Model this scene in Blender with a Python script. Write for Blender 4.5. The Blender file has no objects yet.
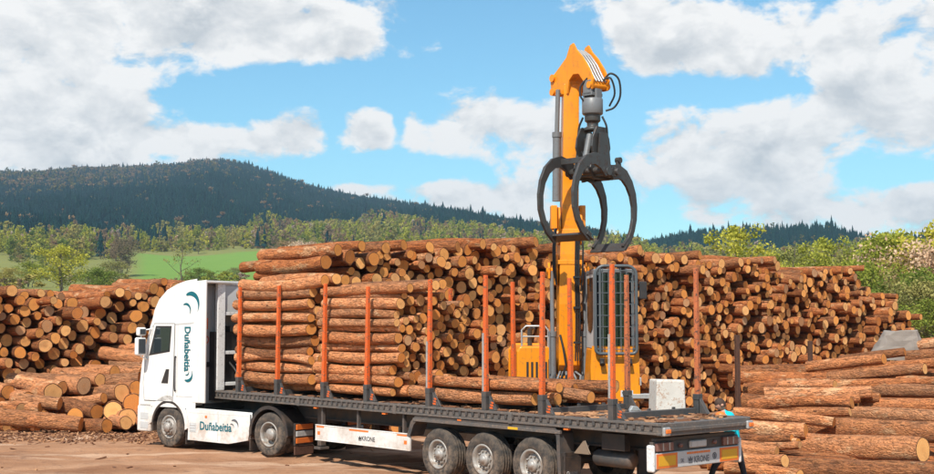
import bpy, bmesh, math, random
import numpy as np
from mathutils import Vector, Matrix

# ------------------------------------------------------------------ camera, sky, sun, exposure
C = bpy.context.scene
COL = C.collection
R = math.radians
FPX, CX, CY, HOR, CAMZ = 1274.0, 467.0, 237.0, 324.0, 3.15   # focal length and centre in photo pixels
PITCH = math.atan((HOR - CY) / FPX)
cam_d = bpy.data.cameras.new('camera'); cam = bpy.data.objects.new('camera', cam_d); COL.objects.link(cam)
cam_d.sensor_width = 36.0; cam_d.lens = 36.0 * FPX / 934.0
cam_d.clip_start = 0.5; cam_d.clip_end = 20000
cam.location = (0, 0, CAMZ); cam.rotation_euler = (math.pi / 2 + PITCH, 0, 0)
C.camera = cam

def at(px, py, Y):
    """world point at depth Y seen at photo pixel (px, py)"""
    x, u = (px - CX) / FPX, -(py - CY) / FPX
    cp, sp = math.cos(PITCH), math.sin(PITCH)
    d = Vector((x, cp - u * sp, sp + u * cp))
    k = Y / d.y
    return Vector((d.x * k, Y, CAMZ + d.z * k))

def pix(p):
    cp, sp = math.cos(PITCH), math.sin(PITCH)
    dz = p[2] - CAMZ
    f = p[1] * cp + dz * sp; u = -p[1] * sp + dz * cp
    return CX + FPX * p[0] / f, CY - FPX * u / f

SUN_EL, SUN_AZ = R(49), math.atan2(-0.36, -0.93)   # azimuth of the sun measured from +Y towards +X
to_sun = Vector((math.sin(SUN_AZ) * math.cos(SUN_EL), math.cos(SUN_AZ) * math.cos(SUN_EL), math.sin(SUN_EL)))
sun_d = bpy.data.lights.new('sun', 'SUN'); sun_d.energy = 5.0; sun_d.angle = R(0.5); sun_d.color = (1.0, 0.95, 0.86)
sun = bpy.data.objects.new('sun', sun_d); COL.objects.link(sun)
sun.rotation_euler = (-to_sun).to_track_quat('-Z', 'Y').to_euler()

C.view_settings.view_transform = 'Standard'; C.view_settings.look = 'None'
C.view_settings.exposure = 0.2; C.view_settings.gamma = 1.0; C.view_settings.use_curve_mapping = False
C.cycles.use_denoising = True
C.cycles.max_bounces = 6; C.cycles.diffuse_bounces = 2; C.cycles.glossy_bounces = 3
C.cycles.transmission_bounces = 3; C.cycles.transparent_max_bounces = 6; C.cycles.volume_bounces = 0
C.cycles.caustics_reflective = False; C.cycles.caustics_refractive = False
C.cycles.sample_clamp_indirect = 4.0

# ------------------------------------------------------------------ node helpers
class NT:
    def __init__(self, tree): self.t = tree
    def put(self, sock, v):
        if isinstance(v, bpy.types.NodeSocket): self.t.links.new(v, sock)
        elif v is not None: sock.default_value = v
    def n(self, typ, ins=None, **kw):
        nd = self.t.nodes.new('ShaderNode' + typ)
        for k, v in kw.items(): setattr(nd, k, v)
        for k, v in (ins or {}).items(): self.put(nd.inputs[k], v)
        return nd
    def m(self, op, a, b=0.0, c=0.0, clamp=False):
        nd = self.n('Math', {0: a, 1: b, 2: c}, operation=op, use_clamp=clamp); return nd.outputs[0]
    def vm(self, op, a, b=(0, 0, 0)):
        return self.n('VectorMath', {0: a, 1: b}, operation=op)
    def mix(self, f, a, b, blend='MIX'):
        nd = self.n('Mix', data_type='RGBA', blend_type=blend, clamp_factor=True)
        self.put(nd.inputs[0], f)
        for i, v in ((6, a), (7, b)):
            self.put(nd.inputs[i], (v[0], v[1], v[2], 1.0) if isinstance(v, tuple) else v)
        return nd.outputs[2]
    def ramp(self, f, stops, interp='LINEAR'):
        nd = self.n('ValToRGB', {0: f}); cr = nd.color_ramp; cr.interpolation = interp
        while len(cr.elements) < len(stops): cr.elements.new(0.5)
        for e, (p, c) in zip(cr.elements, stops):
            e.position = p; e.color = (c[0], c[1], c[2], 1.0) if isinstance(c, tuple) else (c, c, c, 1.0)
        return nd.outputs[0]
    def noise(self, vec, scale, detail=4.0, rough=0.55, dist=0.0):
        return self.n('TexNoise', {'Vector': vec, 'Scale': scale, 'Detail': detail, 'Roughness': rough, 'Distortion': dist}).outputs[0]
    def step(self, v, a, b):
        nd = self.n('MapRange', {0: v, 1: a, 2: b, 3: 0.0, 4: 1.0}, interpolation_type='SMOOTHSTEP', clamp=True)
        return nd.outputs[0]

# ------------------------------------------------------------------ world: Nishita sky with broken cumulus
world = bpy.data.worlds.new('World'); C.world = world; world.use_nodes = True
wt = world.node_tree; wt.nodes.clear(); W = NT(wt)
sky = W.n('TexSky', sky_type='NISHITA', sun_disc=False, sun_elevation=SUN_EL, sun_rotation=SUN_AZ,
          altitude=300.0, air_density=1.0, dust_density=0.4, ozone_density=2.0)
tc = W.n('TexCoord').outputs['Generated']
dirn = W.vm('NORMALIZE', tc).outputs[0]
sx = W.n('SeparateXYZ', {0: dirn})
az = W.m('ARCTAN2', sx.outputs[0], sx.outputs[1]); el = W.m('ARCSINE', sx.outputs[2])
ae = W.n('CombineXYZ', {0: az, 1: el, 2: 0.0}).outputs[0]
def azel(px, py):
    d = (at(px, py, 100.0) - Vector((0, 0, CAMZ))).normalized()
    return math.atan2(d.x, d.y), math.asin(d.z)
CLOUDS = [(40, 70, 150, 80, .34), (250, 30, 190, 30, .30), (345, 45, 70, 19, .26), (240, 2, 260, 14, .22), (60, 140, 130, 30, .28),
          (165, 135, 60, 22, .2), (285, 140, 50, 20, .34), (363, 128, 30, 30, .36), (470, 118, 75, 38, .42), (545, 125, 35, 40, .25),
          (320, 88, 95, 17, -.5), (490, 36, 85, 42, -.6), (400, 168, 60, 12, -.3), (220, 112, 40, 12, -.3), (155, 160, 18, 8, -.3),
          (500, 198, 70, 22, .34), (355, 188, 40, 7, .3), (750, 28, 170, 40, .36), (655, 66, 50, 18, .2),
          (870, 100, 110, 55, .36), (720, 168, 120, 42, .36), (690, 92, 80, 13, -.42), (620, 110, 26, 40, -.45), (585, 60, 25, 30, -.3),
          (905, 172, 45, 13, -.5), (885, 207, 65, 20, .38), (640, 208, 40, 14, -.25), (730, 218, 50, 10, .12),
          (334, 125, 9, 32, -.45), (399, 130, 7, 34, -.4), (400, 170, 80, 11, -.4), (310, 84, 110, 18, -.35), (590, 150, 20, 40, -.25)]
bias = None
for px, py, rx, ry, a in CLOUDS:
    c = azel(px, py)
    d = W.vm('SUBTRACT', ae, (c[0], c[1], 0)).outputs[0]
    d = W.vm('MULTIPLY', d, (FPX / rx, FPX / ry, 0)).outputs[0]
    q = W.vm('DOT_PRODUCT', d, d).outputs['Value']
    g = W.m('POWER', 2.71828, W.m('MULTIPLY', q, -0.8))
    bias = W.m('MULTIPLY_ADD', g, a, bias if bias is not None else 0.0)
def cloud_field(shift):
    v = W.vm('ADD', ae, (0.02, shift, 0)).outputs[0]
    v = W.vm('MULTIPLY', v, (1.0, 1.5, 1.0)).outputs[0]
    return W.m('ADD', W.m('MULTIPLY', W.noise(v, 9.0, 8.0, 0.58, 0.25), 0.62), W.m('MULTIPLY', W.noise(v, 23.0, 6.0, 0.6, 0.3), 0.38))
n_lo = cloud_field(0.0); n_up = cloud_field(0.014)
dens = W.m('ADD', W.m('MULTIPLY_ADD', n_lo, 2.4, -0.745), W.m('MULTIPLY', bias, 0.80))
cov = W.step(dens, 0.45, 0.66)
thin = W.m('MULTIPLY', cov, 0.97)
rise = W.m('MULTIPLY', W.m('SUBTRACT', n_lo, n_up), 6.5)
core = W.m('MULTIPLY', W.step(dens, 0.62, 1.0), 0.62)
lit = W.m('ADD', W.m('SUBTRACT', 0.92, core), rise, clamp=True)
ccol = W.mix(lit, (5.7, 6.0, 6.25), (9.6, 9.45, 9.2))
skyc = W.mix(1.0, sky.outputs[0], (0.96, 1.46, 1.47), 'MULTIPLY')
full = W.mix(thin, skyc, ccol)
bg = W.n('Background', {0: full, 1: 0.095})
wo = W.n('OutputWorld'); wt.links.new(bg.outputs[0], wo.inputs[0])

# ------------------------------------------------------------------ materials
def new_mat(name):
    m = bpy.data.materials.new(name); m.use_nodes = True; m.node_tree.nodes.clear()
    return m, NT(m.node_tree)
def finish(t, color, rough=0.6, metal=0.0, bump=None, bstr=0.3, bdist=0.02, spec=None, **extra):
    p = t.n('BsdfPrincipled'); t.put(p.inputs['Base Color'], (color[0], color[1], color[2], 1) if isinstance(color, tuple) else color)
    t.put(p.inputs['Roughness'], rough); t.put(p.inputs['Metallic'], metal)
    if spec is not None: t.put(p.inputs['Specular IOR Level'], spec)
    for k, v in extra.items(): t.put(p.inputs[k.replace('_', ' ')], v)
    if bump is not None:
        b = t.n('Bump', {'Height': bump, 'Strength': bstr, 'Distance': bdist}); t.t.links.new(b.outputs[0], p.inputs['Normal'])
    o = t.n('OutputMaterial'); t.t.links.new(p.outputs[0], o.inputs[0]); return p

def paint(name, col, rough=0.4, metal=0.0, var=0.12, scale=4.0, dirt=0.0, dirt_col=(0.22, 0.13, 0.08), low=1.4, wear=0.0, wear_col=(0.12, 0.07, 0.05), bump=0.05, spec=None, streak=0.0):
    """painted or raw surface with uneven tone, dust that gathers low down and chipped patches"""
    m, t = new_mat(name)
    tc = t.n('TexCoord').outputs['Object']
    n1 = t.noise(tc, scale, 5.0); n2 = t.noise(tc, scale * 7.0, 4.0)
    c = t.mix(n1, tuple(v * (1 - var) for v in col), tuple(min(1, v * (1 + var)) for v in col))
    rr = t.m('MULTIPLY_ADD', n2, 0.25, rough - 0.12)
    if streak:
        sv = t.vm('MULTIPLY', tc, (3.0, 3.0, 0.25)).outputs[0]
        s = t.step(t.noise(sv, 5.0, 4.0), 0.52, 0.75)
        c = t.mix(t.m('MULTIPLY', s, streak), c, dirt_col)
    if wear:
        w = t.step(t.m('ADD', t.m('MULTIPLY', n2, 0.6), t.m('MULTIPLY', t.noise(tc, scale * 2.3, 3.0), 0.5)), 0.58, 0.66)
        c = t.mix(t.m('MULTIPLY', w, wear), c, wear_col)
    if dirt:
        z = t.n('SeparateXYZ', {0: t.n('NewGeometry').outputs['Position']}).outputs[2]
        g = t.m('SUBTRACT', 1.0, t.step(z, 0.1, low))
        d = t.m('MULTIPLY', t.m('MULTIPLY_ADD', g, 1.0, 0.25), t.step(t.m('ADD', n1, t.m('MULTIPLY', n2, 0.35)), 0.45, 0.95))
        d = t.m('MULTIPLY', d, dirt, clamp=True)
        c = t.mix(d, c, dirt_col); rr = t.m('ADD', rr, t.m('MULTIPLY', d, 0.35), clamp=True)
    finish(t, c, rr, metal, n2, bump, 0.01, spec)
    return m

M = {}
M['white'] = paint('white_paint', (0.84, 0.83, 0.80), 0.28, var=0.05, scale=1.5, dirt=0.75, streak=0.16, low=1.5, dirt_col=(0.40, 0.26, 0.17))
M['white_frame'] = paint('white_frame_paint', (0.80, 0.79, 0.77), 0.4, dirt=0.3, wear=0.3)
M['panel_grey'] = paint('panel_grey', (0.58, 0.58, 0.57), 0.45, var=0.1, scale=2, dirt=0.4, streak=0.25, dirt_col=(0.25, 0.2, 0.17))
M['orange'] = paint('stake_orange', (0.70, 0.12, 0.02), 0.5, var=0.2, scale=5, wear=0.95, wear_col=(0.20, 0.10, 0.06), streak=0.3, dirt_col=(0.45, 0.12, 0.04))
M['orange_worn'] = paint('stake_worn', (0.50, 0.14, 0.05), 0.6, var=0.3, scale=5, wear=1.0, wear_col=(0.10, 0.055, 0.04), streak=0.6, dirt_col=(0.16, 0.075, 0.05))
M['steel'] = paint('bare_steel', (0.50, 0.49, 0.47), 0.45, metal=0.5, var=0.2, scale=6, wear=0.4, wear_col=(0.25, 0.17, 0.12))
M['dark'] = paint('dark_grey_steel', (0.055, 0.058, 0.06), 0.55, var=0.25, scale=4, dirt=0.55, low=2.2)
M['black'] = paint('black_plastic', (0.02, 0.02, 0.021), 0.5, var=0.2, scale=5, dirt=0.35, low=1.6)
M['rail'] = paint('deck_rail_steel', (0.115, 0.11, 0.105), 0.55, metal=0.1, var=0.25, scale=5, dirt=0.55, low=2.2, wear=0.6, wear_col=(0.26, 0.2, 0.16))
M['deck'] = paint('deck_boards', (0.20, 0.145, 0.11), 0.85, var=0.35, scale=9, wear=0.7, wear_col=(0.10, 0.07, 0.05), bump=0.3)
M['tyre'] = paint('tyre_rubber', (0.028, 0.027, 0.026), 0.85, var=0.2, scale=7, dirt=0.95, low=1.5, dirt_col=(0.20, 0.145, 0.105), bump=0.2)
M['rim'] = paint('dusty_rim', (0.40, 0.38, 0.35), 0.5, metal=0.3, var=0.15, scale=9, dirt=0.95, low=1.3, dirt_col=(0.24, 0.165, 0.115))
M['hub'] = paint('hub_alloy', (0.48, 0.46, 0.43), 0.42, metal=0.4, var=0.15, scale=12, dirt=0.9, low=1.2, dirt_col=(0.24, 0.165, 0.115))
M['teal'] = paint('teal_print', (0.0, 0.12, 0.155), 0.4, var=0.05)
M['print_black'] = paint('black_print', (0.03, 0.03, 0.035), 0.5, var=0.05)
M['print_grey'] = paint('grey_print', (0.12, 0.12, 0.13), 0.5, var=0.05)
M['yellow'] = paint('machine_yellow', (0.88, 0.285, 0.007), 0.36, var=0.10, scale=2.0, streak=0.4, dirt_col=(0.35, 0.15, 0.02), wear=0.25, wear_col=(0.2, 0.12, 0.05))
M['refl_orange'] = paint('reflector_orange', (0.88, 0.20, 0.03), 0.3, var=0.1, scale=20, dirt=0.3)
M['refl_yellow'] = paint('reflector_yellow', (0.80, 0.42, 0.02), 0.3, var=0.1, scale=20, dirt=0.3)
M['lamp'] = paint('lamp_lens', (0.22, 0.10, 0.085), 0.2, var=0.3, scale=12, dirt=0.6, low=1.6)
M['grey_mech'] = paint('grapple_steel', (0.085, 0.082, 0.078), 0.42, metal=0.45, var=0.25, scale=3, wear=0.6, wear_col=(0.085, 0.04, 0.026), streak=0.35, dirt_col=(0.10, 0.055, 0.04))
M['grey_paint'] = paint('grey_machine_paint', (0.17, 0.175, 0.18), 0.45, var=0.12, scale=4, wear=0.3, streak=0.2, dirt_col=(0.14, 0.1, 0.08))
M['chrome'] = paint('bright_rod', (0.75, 0.75, 0.76), 0.2, metal=0.9, var=0.05)
M['guard'] = paint('guard_tube_grey', (0.085, 0.098, 0.105), 0.4, var=0.1, scale=5, wear=0.2)
M['hose'] = paint('rubber_hose', (0.015, 0.015, 0.016), 0.5)
M['beige'] = paint('cab_side_trim', (0.62, 0.60, 0.56), 0.5, var=0.08)
M['rust'] = paint('rusty_steel', (0.11, 0.05, 0.03), 0.85, var=0.4, scale=6, wear=0.8, wear_col=(0.06, 0.03, 0.022), bump=0.3)
M['concrete'] = paint('grey_concrete', (0.27, 0.225, 0.19), 0.9, var=0.25, scale=5, wear=0.5, wear_col=(0.27, 0.24, 0.21), bump=0.4)
M['white_block'] = paint('white_concrete', (0.60, 0.56, 0.50), 0.85, var=0.15, scale=4, wear=0.75, wear_col=(0.42, 0.25, 0.16), bump=0.4)
M['cyan'] = paint('turquoise_cloth', (0.0, 0.55, 0.66), 0.85, var=0.1, scale=8)
M['trousers'] = paint('dark_cloth', (0.03, 0.033, 0.04), 0.9, var=0.2, scale=8)
M['skin'] = paint('skin', (0.52, 0.27, 0.18), 0.55, var=0.08, scale=9)
M['hair'] = paint('brown_hair', (0.06, 0.03, 0.018), 0.7, var=0.3, scale=40, bump=0.5)
M['boot'] = paint('boot_leather', (0.05, 0.035, 0.025), 0.7)

def glass_mat(name, tint, a=0.55):
    m, t = new_mat(name)
    g = t.n('BsdfGlossy', {0: (0.8, 0.9, 1.0, 1), 1: 0.03}); tr = t.n('BsdfTransparent', {0: tint + (1,)})
    fr = t.n('Fresnel', {0: 1.6}); f = t.m('MULTIPLY_ADD', fr.outputs[0], 1.2, 0.06, clamp=True)
    mx = t.n('MixShader', {0: f, 1: tr.outputs[0], 2: g.outputs[0]})
    o = t.n('OutputMaterial'); t.t.links.new(mx.outputs[0], o.inputs[0]); return m
M['glass'] = glass_mat('tinted_glass', (0.26, 0.46, 0.60))
M['wall_grey'] = paint('cab_wall_grey', (0.36, 0.36, 0.36), 0.5, var=0.12, scale=2, streak=0.4, dirt_col=(0.16, 0.13, 0.11))
M['mirror'] = paint('mirror_glass', (0.16, 0.18, 0.2), 0.15, metal=0.6, var=0.02)

def bark_mat(name, ends=False):
    m, t = new_mat(name)
    lc = t.n('Attribute', attribute_name='lc').outputs['Vector']
    rnd = t.n('Attribute', attribute_name='rnd').outputs['Fac']
    off = t.n('CombineXYZ', {0: t.m('MULTIPLY', rnd, 61.7), 1: t.m('MULTIPLY', rnd, 23.1), 2: t.m('MULTIPLY', rnd, 47.9)}).outputs[0]
    p = t.vm('ADD', lc, off).outputs[0]
    fr = t.n('TexWhiteNoise', {'W': t.m('MULTIPLY', rnd, 913.0)}, noise_dimensions='1D').outputs[0]
    if not ends:
        ps = t.vm('MULTIPLY', p, (1.0, 3.4, 3.4)).outputs[0]
        n1 = t.noise(ps, 2.6, 8.0, 0.66, 0.5)                        # big flakes
        n2 = t.noise(t.vm('MULTIPLY', p, (3.0, 11.0, 11.0)).outputs[0], 4.0, 5.0, 0.65)
        vor = t.n('TexVoronoi', {'Vector': t.vm('MULTIPLY', p, (5.0, 14.0, 14.0)).outputs[0], 'Scale': 1.5}, feature='DISTANCE_TO_EDGE').outputs[0]
        c = t.ramp(n1, [(0.28, (0.075, 0.024, 0.010)), (0.40, (0.28, 0.085, 0.027)), (0.50, (0.54, 0.165, 0.046)), (0.63, (0.72, 0.255, 0.075)), (0.78, (0.84, 0.42, 0.18))])
        c = t.mix(t.m('MULTIPLY', t.step(n2, 0.5, 0.72), 0.6), c, (0.10, 0.045, 0.024))
        grey = t.step(t.noise(ps, 1.1, 3.0), 0.55, 0.75)
        c = t.mix(t.m('MULTIPLY', grey, 0.3), c, (0.42, 0.25, 0.16))
        peel = t.step(t.m('ADD', t.noise(t.vm('MULTIPLY', p, (1, 2.2, 2.2)).outputs[0], 1.7, 5.0, 0.6), t.m('MULTIPLY', fr, 0.12)), 0.66, 0.71)
        c = t.mix(t.m('MULTIPLY', peel, 0.8), c, (0.72, 0.46, 0.25))
        tint = t.ramp(fr, [(0.0, (0.52, 0.52, 0.54)), (0.22, (0.78, 0.84, 0.92)), (0.45, (1.0, 0.93, 0.86)), (0.75, (1.12, 1.04, 0.98)), (1.0, (1.28, 1.28, 1.32))])
        pl = t.n('Attribute', attribute_name='pale').outputs['Fac']
        c = t.mix(t.m('MULTIPLY', pl, 0.52), c, t.mix(n2, (0.66, 0.28, 0.115), (0.92, 0.54, 0.31)))
        c = t.mix(t.m('MULTIPLY', t.m('SUBTRACT', 1.0, pl), 0.48), c, t.mix(n2, (0.055, 0.017, 0.007), (0.38, 0.112, 0.030)))
        fl = t.step(t.noise(t.vm('MULTIPLY', p, (2.2, 6.0, 6.0)).outputs[0], 3.4, 6.0, 0.7, 0.6), 0.56, 0.64)
        c = t.mix(t.m('MULTIPLY', fl, 0.55), c, (0.62, 0.27, 0.10))
        dk = t.step(t.noise(t.vm('MULTIPLY', p, (1.4, 7.0, 7.0)).outputs[0], 2.9, 7.0, 0.72, 0.8), 0.46, 0.36)
        c = t.mix(t.m('MULTIPLY', dk, t.m('MULTIPLY_ADD', pl, -0.25, 0.55)), c, (0.07, 0.027, 0.013))
        c = t.mix(1.0, c, tint, 'MULTIPLY')
        knots = t.step(t.n('TexVoronoi', {'Vector': t.vm('MULTIPLY', p, (1.3, 4.0, 4.0)).outputs[0], 'Scale': 1.3}).outputs[0], 0.14, 0.07)
        c = t.mix(t.m('MULTIPLY', knots, 0.75), c, (0.075, 0.035, 0.02))
        h = t.m('ADD', t.m('MULTIPLY', n2, 0.6), t.m('ADD', t.m('MULTIPLY', t.step(vor, 0.0, 0.25), 0.35), t.m('MULTIPLY', n1, 0.8)))
        h = t.m('ADD', h, t.m('MULTIPLY', t.m('SUBTRACT', fl, dk), 0.5)); finish(t, c, 0.88, 0.0, h, 0.95, 0.05, 0.25)
    else:
        rad = t.n('Attribute', attribute_name='rad').outputs['Fac']
        nz = t.noise(p, 9.0, 4.0); nz2 = t.noise(p, 38.0, 4.0, 0.7)
        ring = t.m('SINE', t.m('MULTIPLY_ADD', rad, 62.0, t.m('MULTIPLY', nz, 9.0)))
        c = t.ramp(t.m('FRACT', t.m('MULTIPLY', fr, 7.3)), [(0.0, (0.50, 0.155, 0.034)), (0.18, (0.78, 0.285, 0.062)), (0.5, (0.90, 0.375, 0.095)), (0.72, (0.95, 0.50, 0.18)), (0.9, (0.80, 0.42, 0.17)), (0.96, (0.55, 0.33, 0.19)), (1.0, (0.36, 0.17, 0.08))])
        c = t.mix(t.m('MULTIPLY_ADD', ring, 0.10, 0.10), c, (0.40, 0.17, 0.06))
        c = t.mix(t.m('MULTIPLY', t.step(nz2, 0.48, 0.75), 0.35), c, (0.34, 0.16, 0.07))
        c = t.mix(t.m('MULTIPLY', t.step(rad, 0.55, 0.0), 0.32), c, (0.55, 0.22, 0.07))
        c = t.mix(t.m('MULTIPLY', t.step(t.noise(p, 3.2, 3.0), 0.52, 0.74), 0.5), c, (0.30, 0.13, 0.06))
        sp = t.n('SeparateXYZ', {0: lc}); ang = t.m('ARCTAN2', sp.outputs[1], sp.outputs[2])
        crack = t.step(t.noise(t.n('CombineXYZ', {0: t.m('MULTIPLY', ang, 2.2), 1: t.m('MULTIPLY', rnd, 90.0), 2: t.m('MULTIPLY', rad, 0.5)}).outputs[0], 3.0, 3.0), 0.70, 0.74)
        c = t.mix(t.m('MULTIPLY', crack, 0.6), c, (0.13, 0.055, 0.03))
        c = t.mix(t.step(t.m('ADD', rad, t.m('MULTIPLY', t.m('SUBTRACT', nz, 0.5), 0.12)), 0.905, 0.93), c, (0.11, 0.05, 0.027))
        finish(t, c, 0.85, 0.0, t.m('ADD', nz2, t.m('MULTIPLY', ring, 0.2)), 0.45, 0.01, 0.2)
    return m
M['bark'] = bark_mat('pine_bark'); M['endgrain'] = bark_mat('sawn_end_grain', True)

def leaf_mat(name, lo, hi, trans=0.35):
    m, t = new_mat(name)
    rnd = t.n('Attribute', attribute_name='rnd').outputs['Fac']
    oi = t.n('ObjectInfo').outputs['Random']
    c = t.mix(rnd, lo, hi)
    c = t.mix(1.0, c, t.ramp(oi, [(0.0, (0.72, 0.8, 0.8)), (0.5, (1.0, 1.0, 1.0)), (1.0, (1.3, 1.18, 0.95))]), 'MULTIPLY')
    d = t.n('BsdfDiffuse', {0: c}); tr = t.n('BsdfTranslucent', {0: c})
    mx = t.n('MixShader', {0: trans, 1: d.outputs[0], 2: tr.outputs[0]})
    o = t.n('OutputMaterial'); t.t.links.new(mx.outputs[0], o.inputs[0]); return m
M['leaf_spring'] = leaf_mat('spring_leaves', (0.26, 0.28, 0.04), (0.52, 0.49, 0.085))
M['leaf_green'] = leaf_mat('green_leaves', (0.13, 0.18, 0.035), (0.28, 0.32, 0.06))
M['leaf_olive'] = leaf_mat('olive_leaves', (0.25, 0.23, 0.07), (0.44, 0.39, 0.14))
M['leaf_pink'] = leaf_mat('blossom', (0.40, 0.27, 0.20), (0.66, 0.52, 0.44))
M['leaf_tan'] = leaf_mat('budding_twigs', (0.22, 0.15, 0.09), (0.36, 0.25, 0.15))
M['needle'] = leaf_mat('conifer_needles', (0.004, 0.028, 0.036), (0.016, 0.058, 0.054), 0.1)
M['larch'] = leaf_mat('larch_needles', (0.12, 0.12, 0.04), (0.22, 0.19, 0.07), 0.2)
M['trunk'] = paint('tree_bark', (0.12, 0.095, 0.07), 0.9, var=0.3, scale=3)

# ------------------------------------------------------------------ mesh helpers
class MB:
    """collects shapes into one mesh"""
    def __init__(self): self.v = []; self.f = []; self.mi = []; self.sm = []
    def add(self, verts, faces, mi=0, smooth=False):
        o = len(self.v); self.v += [tuple(p) for p in verts]
        for fc in faces: self.f.append(tuple(i + o for i in fc)); self.mi.append(mi); self.sm.append(smooth)
        return self
    def box(self, x0, x1, y0, y1, z0, z1, mi=0, rot=None):
        if x0 > x1: x0, x1 = x1, x0
        if y0 > y1: y0, y1 = y1, y0
        if z0 > z1: z0, z1 = z1, z0
        vs = [Vector((x, y, z)) for z in (z0, z1) for y in (y0, y1) for x in (x0, x1)]
        if rot is not None:
            c = Vector(((x0 + x1) / 2, (y0 + y1) / 2, (z0 + z1) / 2)); vs = [rot @ (p - c) + c for p in vs]
        return self.add(vs, [(0, 2, 3, 1), (4, 5, 7, 6), (0, 1, 5, 4), (2, 6, 7, 3), (0, 4, 6, 2), (1, 3, 7, 5)], mi)
    def prism(self, poly, d0, d1, axis='y', mi=0, smooth=False):
        """2-D outline swept along an axis: 'y' takes (x,z), 'x' takes (y,z), 'z' takes (x,y)"""
        def P(a, b, d): return {'y': (a, d, b), 'x': (d, a, b), 'z': (a, b, d)}[axis]
        n = len(poly)
        vs = [P(a, b, d0) for a, b in poly] + [P(a, b, d1) for a, b in poly]
        self.add(vs, [(i, (i + 1) % n, (i + 1) % n + n, i + n) for i in range(n)], mi, smooth)
        return self.add(vs, [tuple(range(n)), tuple(range(2 * n - 1, n - 1, -1))], mi)
    def tube(self, pts, r, n=8, mi=0, closed=False):
        pts = [Vector(p) for p in pts]; k = len(pts); rr = r if isinstance(r, (list, tuple)) else [r] * k
        vs = []; up = None
        for i, p in enumerate(pts):
            a = pts[(i - 1) % k] if (i > 0 or closed) else p; b = pts[(i + 1) % k] if (i < k - 1 or closed) else p
            d = (b - a).normalized()
            if up is None: up = d.orthogonal().normalized()
            up = (up - d * up.dot(d)); up = up.normalized() if up.length > 1e-6 else d.orthogonal().normalized()
            s = d.cross(up)
            vs += [p + (up * math.cos(2 * math.pi * j / n) + s * math.sin(2 * math.pi * j / n)) * rr[i] for j in range(n)]
        fs = []
        for i in range(k if closed else k - 1):
            i2 = (i + 1) % k
            fs += [(i * n + j, i * n + (j + 1) % n, i2 * n + (j + 1) % n, i2 * n + j) for j in range(n)]
        self.add(vs, fs, mi, True)
        if not closed:
            self.add(vs, [tuple(range(n - 1, -1, -1)), tuple(range((k - 1) * n, k * n))], mi)
        return self
    def lathe(self, prof, n=28, axis='y', c=(0, 0, 0), mi=0, smooth=True):
        """profile of (radius, offset along the axis)"""
        vs = []
        for r, d in prof:
            for j in range(n):
                a = 2 * math.pi * j / n; q = (r * math.cos(a), r * math.sin(a))
                p = {'y': (q[0], d, q[1]), 'x': (d, q[0], q[1]), 'z': (q[0], q[1], d)}[axis]
                vs.append((p[0] + c[0], p[1] + c[1], p[2] + c[2]))
        fs = [(i * n + j, i * n + (j + 1) % n, (i + 1) * n + (j + 1) % n, (i + 1) * n + j) for i in range(len(prof) - 1) for j in range(n)]
        return self.add(vs, fs, mi, smooth)
    def build(self, name, mats, parent=None, bevel=0.0, seg=2, fix=True):
        me = bpy.data.meshes.new(name); me.from_pydata(self.v, [], self.f)
        for m in (mats if isinstance(mats, (list, tuple)) else [mats]): me.materials.append(M[m] if isinstance(m, str) else m)
        me.polygons.foreach_set('material_index', self.mi); me.polygons.foreach_set('use_smooth', self.sm)
        if fix:
            bm = bmesh.new(); bm.from_mesh(me); bmesh.ops.recalc_face_normals(bm, faces=bm.faces)
            if bevel: bmesh.ops.remove_doubles(bm, verts=bm.verts, dist=1e-5)
            bm.to_mesh(me); bm.free()
        me.update()
        o = bpy.data.objects.new(name, me); COL.objects.link(o)
        if parent is not None: o.parent = parent
        if bevel:
            b = o.modifiers.new('bevel', 'BEVEL'); b.width = bevel; b.segments = seg; b.limit_method = 'ANGLE'; b.angle_limit = R(35)
        return o

def curl(pts, k=5):
    """rounds a polyline (Catmull-Rom)"""
    q = [Vector(p) for p in pts]; q = [q[0] * 2 - q[1]] + q + [q[-1] * 2 - q[-2]]; out = []
    for i in range(1, len(q) - 2):
        a, b_, c, d = q[i - 1:i + 3]
        for j in range(k):
            t = j / k; out.append(0.5 * ((2 * b_) + (c - a) * t + (2 * a - 5 * b_ + 4 * c - d) * t * t + (3 * b_ - a - 3 * c + d) * t ** 3))
    return out + [q[-2]]
def empty(name, loc, rz=0.0, label=None, cat=None, group=None):
    o = bpy.data.objects.new(name, None); COL.objects.link(o); o.location = loc; o.rotation_euler = (0, 0, rz); o.empty_display_size = 0.3
    tag(o, label, cat, group); return o
def tag(o, label=None, cat=None, group=None, kind=None):
    for k, v in (('label', label), ('category', cat), ('group', group), ('kind', kind)):
        if v: o[k] = v
    return o
def attr(me, name, typ, dom, data):
    a = me.attributes.new(name, typ, dom); a.data.foreach_set('vector' if typ == 'FLOAT_VECTOR' else 'value', np.asarray(data, dtype=np.float32).ravel())

ORD = ['', 'first', 'second', 'third', 'fourth', 'fifth', 'sixth', 'seventh', 'eighth', 'ninth', 'tenth', 'eleventh', 'twelfth', 'thirteenth', 'fourteenth',
       'fifteenth', 'sixteenth', 'seventeenth', 'eighteenth', 'nineteenth', 'twentieth', 'twenty-first', 'twenty-second', 'twenty-third', 'twenty-fourth',
       'twenty-fifth', 'twenty-sixth', 'twenty-seventh', 'twenty-eighth', 'twenty-ninth', 'thirtieth']

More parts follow.
